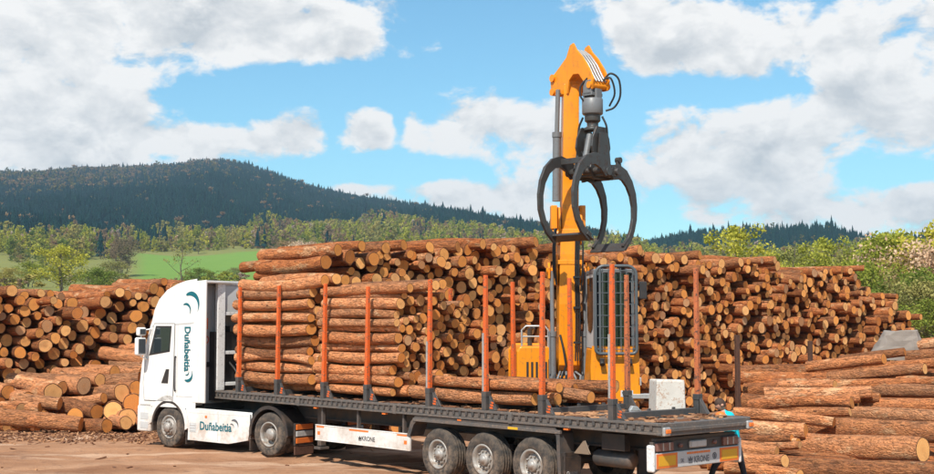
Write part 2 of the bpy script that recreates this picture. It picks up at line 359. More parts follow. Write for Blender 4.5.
def lettering(body, name, mat, parent, origin, xdir, ydir, length, height, bold=0.0, shear=0.0, depth=0.002):
    """flat lettering fitted into length x height; origin = lower left corner"""
    cu = bpy.data.curves.new(name, 'FONT'); cu.body = body; cu.size = 1.0; cu.offset = bold; cu.shear = shear; cu.resolution_u = 3
    tmp = bpy.data.objects.new('tmp_text', cu); COL.objects.link(tmp)
    bpy.context.view_layer.update()
    dg = bpy.context.evaluated_depsgraph_get()
    me = bpy.data.meshes.new_from_object(tmp.evaluated_get(dg)); bpy.data.objects.remove(tmp); bpy.data.curves.remove(cu)
    n = len(me.vertices); co = np.empty(n * 3); me.vertices.foreach_get('co', co); co = co.reshape(-1, 3)
    lo, hi = co.min(0), co.max(0)
    X, Y = Vector(xdir), Vector(ydir); Z = X.cross(Y); o3 = Vector(origin)
    cap = hi[1] - lo[1]
    for v, p in zip(me.vertices, co):
        v.co = o3 + X * float((p[0] - lo[0]) / (hi[0] - lo[0]) * length) + Y * float((p[1] - lo[1]) / cap * height) + Z * depth
    me.materials.clear(); me.materials.append(M[mat]); me.name = name; me.update()
    o = bpy.data.objects.new(name, me); COL.objects.link(o); o.parent = parent
    return o

def crescent(mb, cx, cy, r, P, a0=-15, a1=150, thick=0.38):
    """a moon-shaped swoosh; P maps (right, up) to a local point"""
    n = 14; out = []; inn = []
    for i in range(n + 1):
        t = i / n; a = R(a0 + (a1 - a0) * t); w = thick * r * math.sin(math.pi * (0.08 + 0.92 * t) ** 0.8) if t < 1 else 0.0
        out.append(P(cx + r * math.cos(a), cy + r * math.sin(a))); inn.append(P(cx + (r - w) * math.cos(a), cy + (r - w) * math.sin(a)))
    vs = out + inn
    mb.add(vs, [(i, i + 1, i + n + 2, i + n + 1) for i in range(n)])
# ------------------------------------------------------------------ ground and hills
rng = np.random.default_rng(7); random.seed(7)

def lerp(xs, ys, x): return np.interp(x, xs, ys)
SKY_PX = [-400, -150, 0, 40, 80, 120, 160, 190, 215, 240, 270, 300, 320, 345, 380, 420, 450, 480, 510, 540, 590, 620, 640, 652, 668, 690, 720, 760, 800, 832, 848, 870, 900, 934, 1000, 1300]
SKY_PY = [200, 188, 184, 182, 178, 176, 172, 167, 166, 168, 176, 187, 194, 199, 203, 209, 215, 222, 228, 233, 240, 246, 248, 243, 240, 236, 232, 231, 230, 230, 236, 243, 244, 240, 238, 244]
RIDGE_PX = [-400, 0, 215, 330, 420, 560, 640, 660, 720, 900, 1300]
RIDGE_R = [2500, 2500, 2300, 2200, 1850, 1800, 1700, 1250, 1200, 1200, 1250]
def az_px(px): return math.atan((px - CX) / FPX)
SKY_AZ = [az_px(p) for p in SKY_PX]; RIDGE_AZ = [az_px(p) for p in RIDGE_PX]
SKY_T = [(HOR - y) / FPX for y in SKY_PY]
def hill_h(azim, r):
    """height of the land at azimuth (from +Y) and distance"""
    a = np.clip(np.abs(azim) - 0.55, 0, None) / 1.2; keep = np.exp(-a * a * 4)
    rr = lerp(RIDGE_AZ, RIDGE_R, azim); top = lerp(SKY_AZ, SKY_T, azim) * rr * (0.35 + 0.65 * keep)
    right = np.clip((azim - az_px(560)) / 0.08, 0, 1)
    t5, t75, t10 = 0.040, 0.060 - 0.014 * right, 0.070 - 0.016 * right
    xs = np.stack([np.full_like(r, 100.), np.full_like(r, 170.), np.full_like(r, 270.), np.full_like(r, 500.), np.full_like(r, 750.), np.full_like(r, 1000.), rr, rr + 900, rr + 5000])
    ys = np.stack([np.zeros_like(r), np.full_like(r, 2.0), np.full_like(r, 10.), 500 * t5 + 0 * r, 750 * t75 + 0 * r, 1000 * t10, top, top * 0.55, top * 0.4])
    out = np.zeros_like(r)
    for i in range(len(xs) - 1):
        m = (r >= xs[i]) & (r < xs[i + 1]); t = (r - xs[i]) / (xs[i + 1] - xs[i])
        out = np.where(m, ys[i] + (ys[i + 1] - ys[i]) * t, out)
    out = np.where(r >= xs[-1], ys[-1], out)
    wob = np.sin(azim * 41 + r * 0.006) * np.sin(r * 0.011 + azim * 17) * np.clip((r - 500) / 900, 0, 1) * np.clip((rr - r) / 500, 0, 1) * 9
    return out + wob

def ground_z(x, y):
    r = np.array([math.hypot(x, y)]); return float(hill_h(np.array([math.atan2(x, y)]), r)[0])

def polar_sheet(name, radii, azs, hf, mat, closed):
    verts = []; faces = []; na = len(azs)
    for r in radii:
        h = hf(np.array(azs), np.full(na, float(r)))
        verts += [(r * math.sin(a), r * math.cos(a), float(z)) for a, z in zip(azs, h)]
    for i in range(len(radii) - 1):
        for j in range(na if closed else na - 1):
            k = (j + 1) % na; faces.append((i * na + j, (i + 1) * na + j, (i + 1) * na + k, i * na + k))
    me = bpy.data.meshes.new(name); me.from_pydata(verts, [], faces); me.materials.append(mat)
    me.polygons.foreach_set('use_smooth', [True] * len(faces)); me.update()
    o = bpy.data.objects.new(name, me); COL.objects.link(o); o['kind'] = 'structure'
    return o

# hillside: meadow, bright field, forest floor
hm, t = new_mat('hillside')
gp = t.n('NewGeometry').outputs['Position']; sp = t.n('SeparateXYZ', {0: gp})
flat = t.n('CombineXYZ', {0: sp.outputs[0], 1: sp.outputs[1], 2: 0.0}).outputs[0]
dist = t.vm('LENGTH', flat).outputs['Value']
n1 = t.noise(flat, 0.012, 6.0, 0.6); n2 = t.noise(flat, 0.11, 4.0, 0.65); n3 = t.noise(flat, 1.3, 3.0)
meadow = t.mix(n1, (0.14, 0.16, 0.04), (0.26, 0.25, 0.075))
meadow = t.mix(t.m('MULTIPLY', t.step(n2, 0.45, 0.75), 0.6), meadow, (0.19, 0.16, 0.075))
fieldc = t.mix(n2, (0.13, 0.235, 0.04), (0.18, 0.285, 0.055))
azm = t.m('ARCTAN2', sp.outputs[0], sp.outputs[1])
wob = t.m('MULTIPLY', t.m('SUBTRACT', n1, 0.5), 90.0)
dd = t.m('ADD', dist, wob)
infield = t.m('MULTIPLY', t.m('MULTIPLY', t.step(dd, 470.0, 480.0), t.step(dd, 735.0, 722.0)), t.m('MULTIPLY', t.step(azm, az_px(126), az_px(150)), t.step(azm, az_px(330), az_px(318))))
c = t.mix(infield, meadow, fieldc)
c = t.mix(t.step(dd, 840.0, 960.0), c, (0.030, 0.038, 0.020))
finish(t, c, 0.95, 0.0, n3, 0.4, 0.3, 0.1)
azs = [R(a) for a in np.concatenate([np.arange(-180, -34, 6.0), np.arange(-34, 34, 0.35), np.arange(34, 180, 6.0)])]
radii = [97, 110, 140, 170, 220, 270, 340, 420, 500, 600, 680, 750, 850, 1000, 1150, 1300, 1450, 1600, 1750, 1900, 2050, 2200, 2300, 2400, 2600, 2900, 3150]
polar_sheet('hills', radii, azs, lambda a, r: hill_h(a, r) - 0.05, hm, True)

# log yard: beaten reddish earth with pale wheel tracks and scattered bark
gm, t = new_mat('yard_earth')
gp = t.n('NewGeometry').outputs['Position']
n1 = t.noise(gp, 0.30, 6.0, 0.6, 0.4); n2 = t.noise(gp, 2.6, 6.0, 0.65); n3 = t.noise(gp, 17.0, 5.0, 0.7)
trk = t.noise(t.vm('MULTIPLY', gp, (0.10, 0.85, 1.0)).outputs[0], 1.4, 4.0, 0.55, 0.6)
c = t.ramp(n1, [(0.3, (0.24, 0.11, 0.056)), (0.5, (0.36, 0.185, 0.10)), (0.7, (0.46, 0.27, 0.165))])
c = t.mix(t.m('MULTIPLY', t.step(trk, 0.50, 0.68), 0.75), c, (0.60, 0.40, 0.27))
c = t.mix(t.m('MULTIPLY', t.step(n2, 0.52, 0.72), 0.55), c, (0.16, 0.085, 0.055))
c = t.mix(t.m('MULTIPLY', t.step(n3, 0.60, 0.72), 0.5), c, (0.13, 0.062, 0.038))
c = t.mix(t.m('MULTIPLY', t.step(n3, 0.40, 0.28), 0.35), c, (0.60, 0.38, 0.25))
h = t.m('ADD', t.m('MULTIPLY', n2, 1.0), t.m('ADD', t.m('MULTIPLY', n3, 0.35), t.m('MULTIPLY', trk, 1.2)))
finish(t, c, 0.95, 0.0, h, 0.8, 0.06, 0.15)
def yard_h(a, r):
    x, y = r * np.sin(a), r * np.cos(a); k = np.clip((95 - r) / 20, 0, 1)
    rut = 0
    for y0, sl, w, dp in ((30.4, 0.10, 0.20, 0.055), (32.3, 0.10, 0.20, 0.055), (34.4, -0.03, 0.24, 0.05), (28.6, 0.22, 0.18, 0.04), (35.6, 0.02, 0.2, 0.035)):
        q = (y - y0 - sl * (x + 9) - 0.12 * np.sin(x * 0.45 + y0)) / w; rut = rut + dp * (0.45 * np.exp(-(np.abs(q) - 1.7) ** 2 * 2) - np.exp(-q * q)) * (0.8 + 0.3 * np.sin(x * 2.1 + y0))
    rut = rut + 0.05 * np.exp(-((y - 36.4 + 0.02 * x) / 0.5) ** 2) * (x < -8)
    rut = rut + 0.014 * np.sin(x * 6.3 + 2 * np.sin(y * 1.7)) * np.sin(y * 7.1 + 1.4 * np.sin(x * 2.3))
    return k * (rut + 0.035 * np.sin(x * 0.9 + y * 0.5) * np.sin(y * 1.3 - x * 0.25) + 0.02 * np.sin(x * 3.1 + 1) * np.sin(y * 2.7)) - 0.03 - np.clip((r - 90) / 10, 0, 1) * 0.3
polar_sheet('yard_ground', [0.5, 3, 8, 14, 18, 21] + list(np.arange(22, 25, 0.35)) + list(np.arange(25, 38, 0.13)) + list(np.arange(38, 46, 0.35)) + [48, 52, 60, 70, 80, 90, 101], [R(a) for a in np.concatenate([np.arange(-180, -30, 5.0), np.arange(-30, 30, 0.4), np.arange(30, 180, 5.0)])], yard_h, gm, True)

# ------------------------------------------------------------------ logs
def log_geo(L, r, seed, n=14, rings=7, taper=0.06):
    """one log along x, centred; returns verts, faces, material per face, lc, rad"""
    g = np.random.default_rng(seed)
    ph = g.uniform(0, 6.28, 6); am = g.uniform(0.3, 1.0, 4)
    bend = g.normal(0, 0.014, 2) * L
    xs = np.linspace(-L / 2, L / 2, rings); V = []; RAD = []
    oval = g.uniform(-0.08, 0.08); tilt = g.normal(0, 0.05, 4)
    ang = np.arange(n) * 2 * np.pi / n
    kx, kr = g.uniform(-L * .4, L * .4, 3), g.uniform(0, 6.28, 3)
    def ring(i, x, f):
        t = x / (L / 2)
        rr = r * (1 - taper * t) * (1 + oval * np.cos(2 * ang + ph[0]) + 0.042 * am[0] * np.cos(3 * ang + ph[1] + x) + 0.034 * am[1] * np.cos(5 * ang + ph[2] - 2 * x) + 0.035 * am[2] * np.sin(2.3 * x + ph[3]))
        if 0 < i < rings - 1: rr = rr * (1 + g.normal(0, 0.022, n))
        rr = rr * f
        cy, cz = bend[0] * (1 - t * t) , bend[1] * (1 - t * t)
        xo = np.full(n, x)
        if i == 0: xo = xo + r * f * (tilt[0] * np.cos(ang) + tilt[1] * np.sin(ang))
        if i == rings - 1: xo = xo + r * f * (tilt[2] * np.cos(ang) + tilt[3] * np.sin(ang))
        return np.stack([xo, cy + rr * np.cos(ang), cz + rr * np.sin(ang)], 1)
    for i, x in enumerate(xs): V.append(ring(i, x, 1.0)); RAD += [1.0] * n
    F = []; MI = []
    for i in range(rings - 1):
        for j in range(n):
            k = (j + 1) % n; F.append((i * n + j, i * n + k, (i + 1) * n + k, (i + 1) * n + j)); MI.append(0)
    nb = rings * n
    for i, x in ((0, xs[0]), (rings - 1, xs[-1])):
        st = nb; V.append(ring(i, x, 1.0)); V.append(ring(i, x, 0.5)); V.append(np.array([[x, 0, 0]])); RAD += [1.0] * n + [0.5] * n + [0.0]; nb += 2 * n + 1
        for j in range(n):
            k = (j + 1) % n
            q = (st + j, st + k, st + n + k, st + n + j); tr = (st + n + j, st + n + k, st + 2 * n)
            if i == 0: q = q[::-1]; tr = tr[::-1]
            F += [q[::-1], tr[::-1]]; MI += [1, 1]
    V = np.concatenate(V)
    return V, F, MI, V.copy(), np.array(RAD)

class Spec:
    """one log: front end (the end nearer the lens), direction towards its far end, length, radius"""
    __slots__ = ('p', 'd', 'L', 'r', 'seed', 'pile', 'label', 'group', 'own', 'key')
    def __init__(s, p, d, L, r, pile, label=None, group=None):
        s.p = Vector(p); s.d = Vector(d).normalized(); s.L = L; s.r = r; s.pile = pile; s.label = label; s.group = group; s.own = label is not None
        s.seed = random.randrange(1 << 30); s.key = None
LOGS = []
def spec_matrix(s):
    x = -s.d                                       # local +x end is the front end
    y = Vector((0, 0, 1)).cross(x).normalized(); z = x.cross(y)
    roll = (s.seed % 628) / 100.0
    m = Matrix((x, y, z)).transposed().to_4x4(); m.translation = s.p + s.d * (s.L / 2)
    return m @ Matrix.Rotation(roll, 4, 'X')

def pack(width, top, r_lo, r_hi, count, skew=1.4, step=0.03, over=0.0):
    """drop circles one by one into a trough of the given width; top(s) is the height to fill to"""
    g = np.random.default_rng(int(width * 1000) + count)
    xs = np.arange(0, width, step); tp = np.array([top(x) for x in xs]); cs = np.zeros((0, 3)); cs_all = []
    for _ in range(count):
        r = r_lo + (r_hi - r_lo) * g.random() ** skew
        z = np.full(len(xs), r)
        if len(cs):
            dx = xs[:, None] - cs[None, :, 0]; R2 = cs[None, :, 2] + r
            q = R2 * R2 - dx * dx; zz = np.where(q > 0, cs[None, :, 1] + np.sqrt(np.maximum(q, 0)), 0); z = np.maximum(z, zz.max(1))
        ok = (xs > r) & (xs < width - r) & (z + r < tp + over)
        if not ok.any(): continue
        if len(cs) > 420: cs_all.append(cs[cs[:, 1] <= np.where(z < 90, z, 90).min() - 1.3]); cs = cs[cs[:, 1] > z.min() - 1.3]
        score = np.where(ok, z + 0.35 * (tp.max() - tp) + g.random(len(xs)) * 0.02, 1e9); i = int(score.argmin())
        cs = np.vstack([cs, [xs[i], z[i], r]])
    return np.vstack(cs_all + [cs])

U = Vector((-0.664, 0.747, 0)).normalized(); Wd = Vector((0.747, 0.664, 0)).normalized()   # trailer: forwards, across to the far side
def dirv(theta, pitch=0.0):
    """away from the lens and to the left; theta is the angle to the picture plane"""
    return Vector((-math.cos(theta) * math.cos(pitch), math.sin(theta) * math.cos(pitch), math.sin(pitch)))

# --- tall stack behind the loader
S0 = Vector((1.0, 39.3, 0)); SD = Vector((0.77, 0.638, 0)).normalized(); SN = dirv(R(50))
def line_t(px):                                    # where the sight line of a photo column meets the foot line of the stack
    r = (px - CX) / FPX; return (r * S0.y - S0.x) / (SD.x - r * SD.y)
def top_from_photo(pts, p0, sd, r0):
    tab = []
    for px, py in pts:
        r = (px - CX) / FPX; t = (r * p0.y - p0.x) / (sd.x - r * sd.y); Y = p0.y + t * sd.y
        tab.append((t, at(px, py, Y).z))
    tab.sort(); a = [q[0] for q in tab]; b = [q[1] for q in tab]
    return lambda s: float(np.interp(s + r0, a, b))
STACK_TOP = [(335, 263), (352, 252), (400, 250), (450, 244), (500, 243), (540, 246), (600, 256), (640, 249), (690, 253), (700, 261), (730, 258), (780, 258), (786, 270), (800, 276), (812, 268), (862, 268), (872, 285), (885, 290), (905, 296), (917, 318), (924, 345)]
t0, t1 = line_t(352), line_t(922)
tf = top_from_photo(STACK_TOP, S0, SD, t0)
main_c = pack(t1 - t0, tf, 0.125, 0.225, 2300, 1.2, over=0.06)
for s, z, r in main_c:
    topness = tf(s) - z
    jit = rng.normal(0, 0.22) + (rng.random() < 0.2) * rng.uniform(-0.6, 0.2)
    th = R(50) + rng.normal(0, 0.05) * (1.0 if topness > 0.5 else 2.2); pit = rng.normal(0, 0.012) + (0.02 * rng.normal() if topness < 0.5 else 0)
    p = S0 + SD * (t0 + s) + SN * (jit + 0.4) + Vector((0, 0, z - 0.02))
    LOGS.append(Spec(p, dirv(th, pit), rng.uniform(4.2, 5.0) if s > 1.2 else rng.uniform(4.6, 5.4), r * 0.985, 'tall'))
# a few logs thrown across the top
for px, py, dpx, th, L in [(326, 262, 16, 44, 3.0), (350, 257, 16, 47, 3.8), (374, 259, 15, 46, 4.4), (338, 250, 13, 40, 3.2), (362, 246, 12, 42, 3.6), (386, 248, 13, 40, 3.8), (404, 245, 12, 36, 4.2), (430, 247, 12, 44, 4.2), (536, 242, 12, 32, 4.0), (555, 248, 11, 36, 4.0),
                           (640, 250, 11, 44, 4.0), (700, 255, 10, 35, 3.6), (864, 268, 6, 8, 3.8), (842, 270, 9, 34, 3.6), (483, 244, 12, 34, 3.8), (458, 247, 12, 28, 3.8), (775, 260, 9, 38, 3.6)]:
    r_ = (px - CX) / FPX; tt = (r_ * S0.y - S0.x) / (SD.x - r_ * SD.y); Y = S0.y + tt * SD.y + 0.2
    p = at(px, py, Y); LOGS.append(Spec(p, dirv(R(th), R(-1.0)), L, dpx / 2 * Y / FPX, 'tall'))
# --- stack left of the lorry
Q0 = Vector((-14.6, 40.2, 0)); QD = Vector((0.86, 0.51, 0)).normalized()
LEFT_TOP = [(-60, 282), (0, 284), (40, 288), (64, 290), (72, 294), (100, 293), (118, 287), (128, 285), (140, 287), (152, 281), (168, 277), (184, 280), (215, 290), (250, 292)]
def q_t(px):
    r = (px - CX) / FPX; return (r * Q0.y - Q0.x) / (QD.x - r * QD.y)
qt0, qt1 = q_t(-70), q_t(225); qf = top_from_photo(LEFT_TOP, Q0, QD, qt0)
left_c = pack(qt1 - qt0, qf, 0.14, 0.24, 1200, 1.1, over=0.05)
for s, z, r in left_c:
    jit = rng.normal(0, 0.36) + (rng.random() < 0.2) * rng.uniform(-0.8, 0.2)
    p = Q0 + QD * (qt0 + s) + dirv(R(52)) * jit + Vector((0, 0, z - 0.02))
    LOGS.append(Spec(p, dirv(R(48) + rng.normal(0, 0.13), rng.normal(0, 0.025)), rng.uniform(3.8, 4.6), r * 0.97, 'left'))
# --- loose heap in front of it: (end x, end y, diameter, length, angle) in photo terms, resting on a slope
HEAP = [(81, 425, 14, 3.9, 4), (107, 426, 14, 1.2, 12), (126, 423, 13, 2.4, 30), (75, 416, 15, 2.2, 62), (97, 412, 15, 2.2, 18), (113, 411, 18, 3.0, 55), (128, 418, 17, 3.0, 50),
        (132, 403, 17, 3.2, 52), (122, 393, 17, 2.6, 24), (136, 388, 14, 3.2, 25), (84, 386, 16, 3.0, 22), (53, 393, 18, 3.2, 30), (104, 398, 10, 2.6, 6), (144, 372, 12, 3.4, 16), (140, 379, 13, 4.0, 12),
        (150, 360, 12, 3.0, 18), (158, 350, 11, 3.0, 20), (160, 366, 13, 3.0, 20), (40, 408, 10, 2.8, -8), (28, 400, 15, 2.6, 30), (22, 410, 13, 2.4, 16), (60, 404, 12, 1.6, -14), (160, 398, 14, 3.2, 48), (158, 384, 14, 3.0, 45), (150, 410, 16, 3.0, 50),
        (146, 424, 13, 3.0, 46), (66, 420, 12, 1.3, -30), (8, 392, 14, 3.0, 20), (0, 404, 14, 3.0, 10), (62, 388, 13, 3.2, 15), (115, 372, 12, 2.8, 12), (100, 380, 12, 3.0, 20), (175, 392, 15, 3.0, 48), (172, 410, 15, 3.0, 50), (178, 376, 14, 3.0, 45)]
for px, py, dpx, L, th in HEAP:
    Y = 36.6 + (428 - py) * 0.052; p = at(px, py, Y); r = 1.13 * dpx / 2 * Y / FPX
    LOGS.append(Spec(p, dirv(R(th + 20 * (L < 3.5)), R(rng.uniform(-5, 5))), L * (0.8 if L < 3.5 else 1.0), r, 'heap'))
for k in range(70):                                # what lies underneath
    px = rng.uniform(-20, 175); py = rng.uniform(404 - 0.2 * max(0, px), 426); Y = 36.6 + (428 - py) * 0.052 + 1.0; p = at(px, py, Y)
    p.z = max(0.12, p.z - 0.35); LOGS.append(Spec(p, dirv(R(rng.uniform(15, 65)), R(rng.uniform(-4, 6))), 3.0, rng.uniform(0.13, 0.2), 'under'))
# --- big heap beside the lorry's tail: (left x, y, right x, y, diameter) along each log
def pile_Y(py): return 25.5 + (474 - py) * 0.0683
RIGHT = [(792, 445, 923, 450, 27), (780, 468, 960, 473, 22), (800, 427, 950, 434, 22), (728, 427, 806, 431, 17), (833, 414, 956, 419, 16), (735, 413, 834, 423, 12), (750, 406, 852, 403, 14), (765, 394, 872, 392, 13),
         (868, 391, 960, 393, 15), (862, 404, 960, 405, 15), (829, 378, 925, 369, 12), (846, 368, 950, 361, 11), (808, 367, 884, 359, 12), (880, 352, 960, 340, 11), (915, 345, 970, 338, 13), (820, 384, 950, 380, 11), (730, 449, 777, 452, 13),
         (726, 458, 785, 461, 14), (725, 468, 768, 470, 13), (730, 443, 800, 445, 9), (762, 440, 798, 443, 11), (724, 437, 792, 438, 9), (745, 470, 800, 476, 14), (900, 381, 970, 384, 14), (780, 386, 835, 385, 11), (790, 416, 850, 412, 10),
         (840, 360, 905, 352, 10), (795, 400, 860, 398, 12), (905, 357, 960, 352, 12), (860, 397, 880, 398, 11)]
for xl, yl, xr, yr, dpx in RIGHT:
    Ym = pile_Y((yl + yr) / 2); dX = (xr - xl) * Ym / FPX; dY = (0.72 + 0.38 * math.sin(xl * 1.7 + yl)) * dX
    a = at(xl, yl, Ym + dY / 2); b = at(xr, yr, Ym - dY / 2); r = 0.93 * dpx / 2 * Ym / FPX
    L = (a - b).length; LOGS.append(Spec(b, (a - b) / L, L, r, 'right'))
for k in range(130):
    py = rng.uniform(352, 476); px = rng.uniform(max(750, 905 - (py - 340) * 1.5), 1010); Y = pile_Y(py) + 1.3; p = at(px, py, Y); p.z = max(0.15, p.z - 0.58)
    a = R(29 + rng.normal(0, 9)); L = rng.uniform(2.5, 4.5)
    if pix(p + dirv(a) * L)[0] < 728: L = 1.5
    LOGS.append(Spec(p, dirv(a, 0), L, rng.uniform(0.15, 0.25), 'under'))

# --- the lorry's load (trailer frame: x forwards from the rear stakes, y to the side facing the lens)
TRA = math.atan2(U.y, U.x); P8 = Vector((2.53, 22.6, 0)); TO = P8 + Wd * 1.25
TM = Matrix.Translation(TO) @ Matrix.Rotation(TRA, 4, 'Z'); TR3 = Matrix.Rotation(TRA, 3, 'Z')
DECK = 1.45
BUND = {}
def bundle(key, x_rear, L, z0, topf, r0, r1, cnt, stag, skew=1.0):
    cs = pack(2.18, topf, r0, r1, cnt, skew, 0.02)
    out = []
    for s, z, r in cs:
        y = 1.09 - s
        p = TM @ Vector((x_rear + rng.normal(0, stag) + (rng.random() < .12) * rng.uniform(-.25, .25), y, z0 + z)); th = TRA + rng.normal(0, 0.007)
        d = Vector((math.cos(th), math.sin(th), rng.normal(0, 0.004)))
        sp = Spec(p, d, L * rng.uniform(0.97, 1.03), r * 0.985, key); sp.key = (s, z, r); LOGS.append(sp); out.append(sp)
    BUND[key] = out
bundle('front', 9.62, 3.25, DECK + 0.13, lambda s: 2.5, 0.11, 0.155, 260, 0.06)
bundle('middle', 6.42, 2.85, DECK + 0.13, lambda s: 2.24 + 0.10 * math.sin(s * 2.2), 0.09, 0.14, 380, 0.10)
bundle('low', 2.15, 3.7, DECK + 0.13, lambda s: 0.42 + 0.1 * math.sin(s * 3 + 1), 0.09, 0.145, 60, 0.22)
for yy, zz, xr, L, r in ((0.96, 2.58, 9.1, 3.6, .14), (0.7, 2.62, 9.0, 3.2, .14), (0.3, 2.6, 9.2, 3.4, .15), (0.93, 2.34, 6.0, 3.2, .11), (0.55, 2.4, 5.6, 3.6, .12), (0.1, 2.44, 5.9, 3.2, .12)):
    sp = Spec(TM @ Vector((xr, yy, DECK + 0.13 + zz)), TR3 @ Vector((1, rng.normal(0, .01), -0.008)), L, r, 'front' if xr > 8 else 'middle')
    sp.key = (1.09 - yy, zz, r); LOGS.append(sp); BUND[sp.pile].append(sp)

# --- which logs are objects of their own: those that show largest; the rest is one mass
def rows_of(specs, zf, h):
    rows = {}
    for s in specs: rows.setdefault(int(zf(s) / h), []).append(s)
    return [rows[k] for k in sorted(rows)]
PLACE = {'front': 'front log bundle behind the cab', 'middle': 'middle log bundle on the trailer', 'low': 'low rear log layer on trailer'}
GRP = {'front': 'logs of the bundle behind the cab', 'middle': 'logs of the middle bundle on the trailer', 'low': 'logs of the low layer on the trailer'}
for key, specs in BUND.items():
    for i, row in enumerate(rows_of(specs, lambda s: s.key[1], 0.255 if key == 'front' else 0.235)):
        for j, s in enumerate(sorted(row, key=lambda q: q.key[0])):
            if key == 'front' and j > 1: continue
            if j == 0: s.label = f'near-side log with bark, {ORD[i + 1]} row up, {PLACE[key]}'
            else: s.label = f'{ORD[j + 1]} log from the near side, {ORD[i + 1]} row up, {PLACE[key]}'
            s.group = GRP[key]; s.own = True
def near_occluded(px, py):
    return (140 < px < 240 and py > 283) or (228 < px < 470 and py > 280) or (px < 752 and py > 397) or (512 < px < 548 and py > 342) or (550 < px < 586) or (580 < px < 640 and py > 262) or (px > 805 and py > 352) or (px > 745 and py > 385)
budget = 300 - sum(1 for s in LOGS if s.own) - sum(1 for s in LOGS if s.pile in ('heap', 'right') and -8 < pix(s.p)[0] - (0 if s.pile == 'heap' else s.L * 30))
cand = []
for s in LOGS:
    if s.pile in ('tall', 'left'):
        px, py = pix(s.p)
        if 0 < px < 930 and not near_occluded(px, py): cand.append((s.r / s.p.y, px, py, s))
lefts = sorted([c for c in cand if c[3].pile == 'left'], key=lambda c: -c[0])[:int(budget * 0.25)]
talls = sorted([c for c in cand if c[3].pile == 'tall'], key=lambda c: -c[0])[:budget - len(lefts)]
REG = [(0, 62, 'left stack at the picture edge'), (62, 185, 'left stack beside the cab'), (185, 405, 'tall stack above the front load'), (405, 512, 'tall stack behind the middle stakes'), (512, 560, 'tall stack left of the loader boom'), (560, 645, 'tall stack above the loader cab'),
       (645, 702, 'tall stack between loader cab and rear stake'), (702, 738, 'tall stack right of the rear stake'), (738, 810, 'tall stack between the rusty posts'), (810, 940, 'tall stack right of the rusty posts')]
for a, b, nm in REG:
    here = [c for c in lefts + talls if a <= c[1] < b]
    here.sort(key=lambda c: c[2])
    rows, cur = [], []
    for c in here:
        if cur and c[2] - cur[0][2] > 14: rows.append(cur); cur = []
        cur.append(c)
    if cur: rows.append(cur)
    for i, row in enumerate(rows):
        for j, c in enumerate(sorted(row, key=lambda q: q[1])):
            s = c[3]; s.own = True; s.group = 'logs of the left stack' if s.pile == 'left' else 'logs of the tall stack behind the loader'
            s.label = f'log end, {ORD[j + 1]} from left, {ORD[i + 1]} row down, {nm}'
hs = [s for s in LOGS if s.pile == 'heap']
HL = ['long peeled log lying on the ground at the left edge', 'short dark-ended log beside the long ground log', 'low log end near the ground left of the bumper', 'small round log end above the long ground log',
      'short thick log just right of the small round end', 'broad pale log end in the middle of the left heap', 'low pale log end just left of the truck bumper', 'round log end above the lowest ones by the cab',
      'long sunlit log sloping to a pale end in the left heap', 'log end high in the left heap beside the cab', 'big log with bark lying on top of the left heap', 'thick blunt log end on the left side of the heap',
      'flat split log lying across the left heap', 'long log near the top of the heap by the cab', 'second long log below the top of the heap by the cab']
for i, s in enumerate(hs):
    px, py = pix(s.p)
    s.own = -5 < px < 148; s.group = 'loose logs in the left heap'
    s.label = HL[i] if i < len(HL) else None
rest = sorted([s for s in hs if s.own and s.label is None], key=lambda s: pix(s.p)[0])
for i, s in enumerate(rest): s.label = f'smaller loose log in the left heap, {ORD[i + 1]} one counted from the left'
rs = [s for s in LOGS if s.pile == 'right']
RL = ['huge brown log along the front of the right heap', 'lowest long log at the foot of the right heap', 'thick long log above the huge front log', 'dark log continuing the thick one towards the trailer', 'medium log with torn bark above the thick long log',
      'slim pale barkless log sloping down beside the person', 'dark wet log with a pale sawn end', 'brown log resting above the dark wet log', 'log right of the pale sawn end, upper of two', 'log right of the pale sawn end, lower of two', 'long log below the grey block with an orange end',
      'long slim log just under the grey block', 'log with orange end jutting left from the grey block', 'slim log behind the grey block', 'log with orange end topmost on the right heap']
for i, s in enumerate(rs):
    s.own = True; s.group = 'logs of the right-hand heap'; s.label = RL[i] if i < len(RL) else None
rest = sorted([s for s in rs if s.label is None], key=lambda s: pix(s.p)[1])
for i, s in enumerate(rest): s.label = f'smaller log in the right-hand heap, {ORD[i + 1]} one counted from the top'

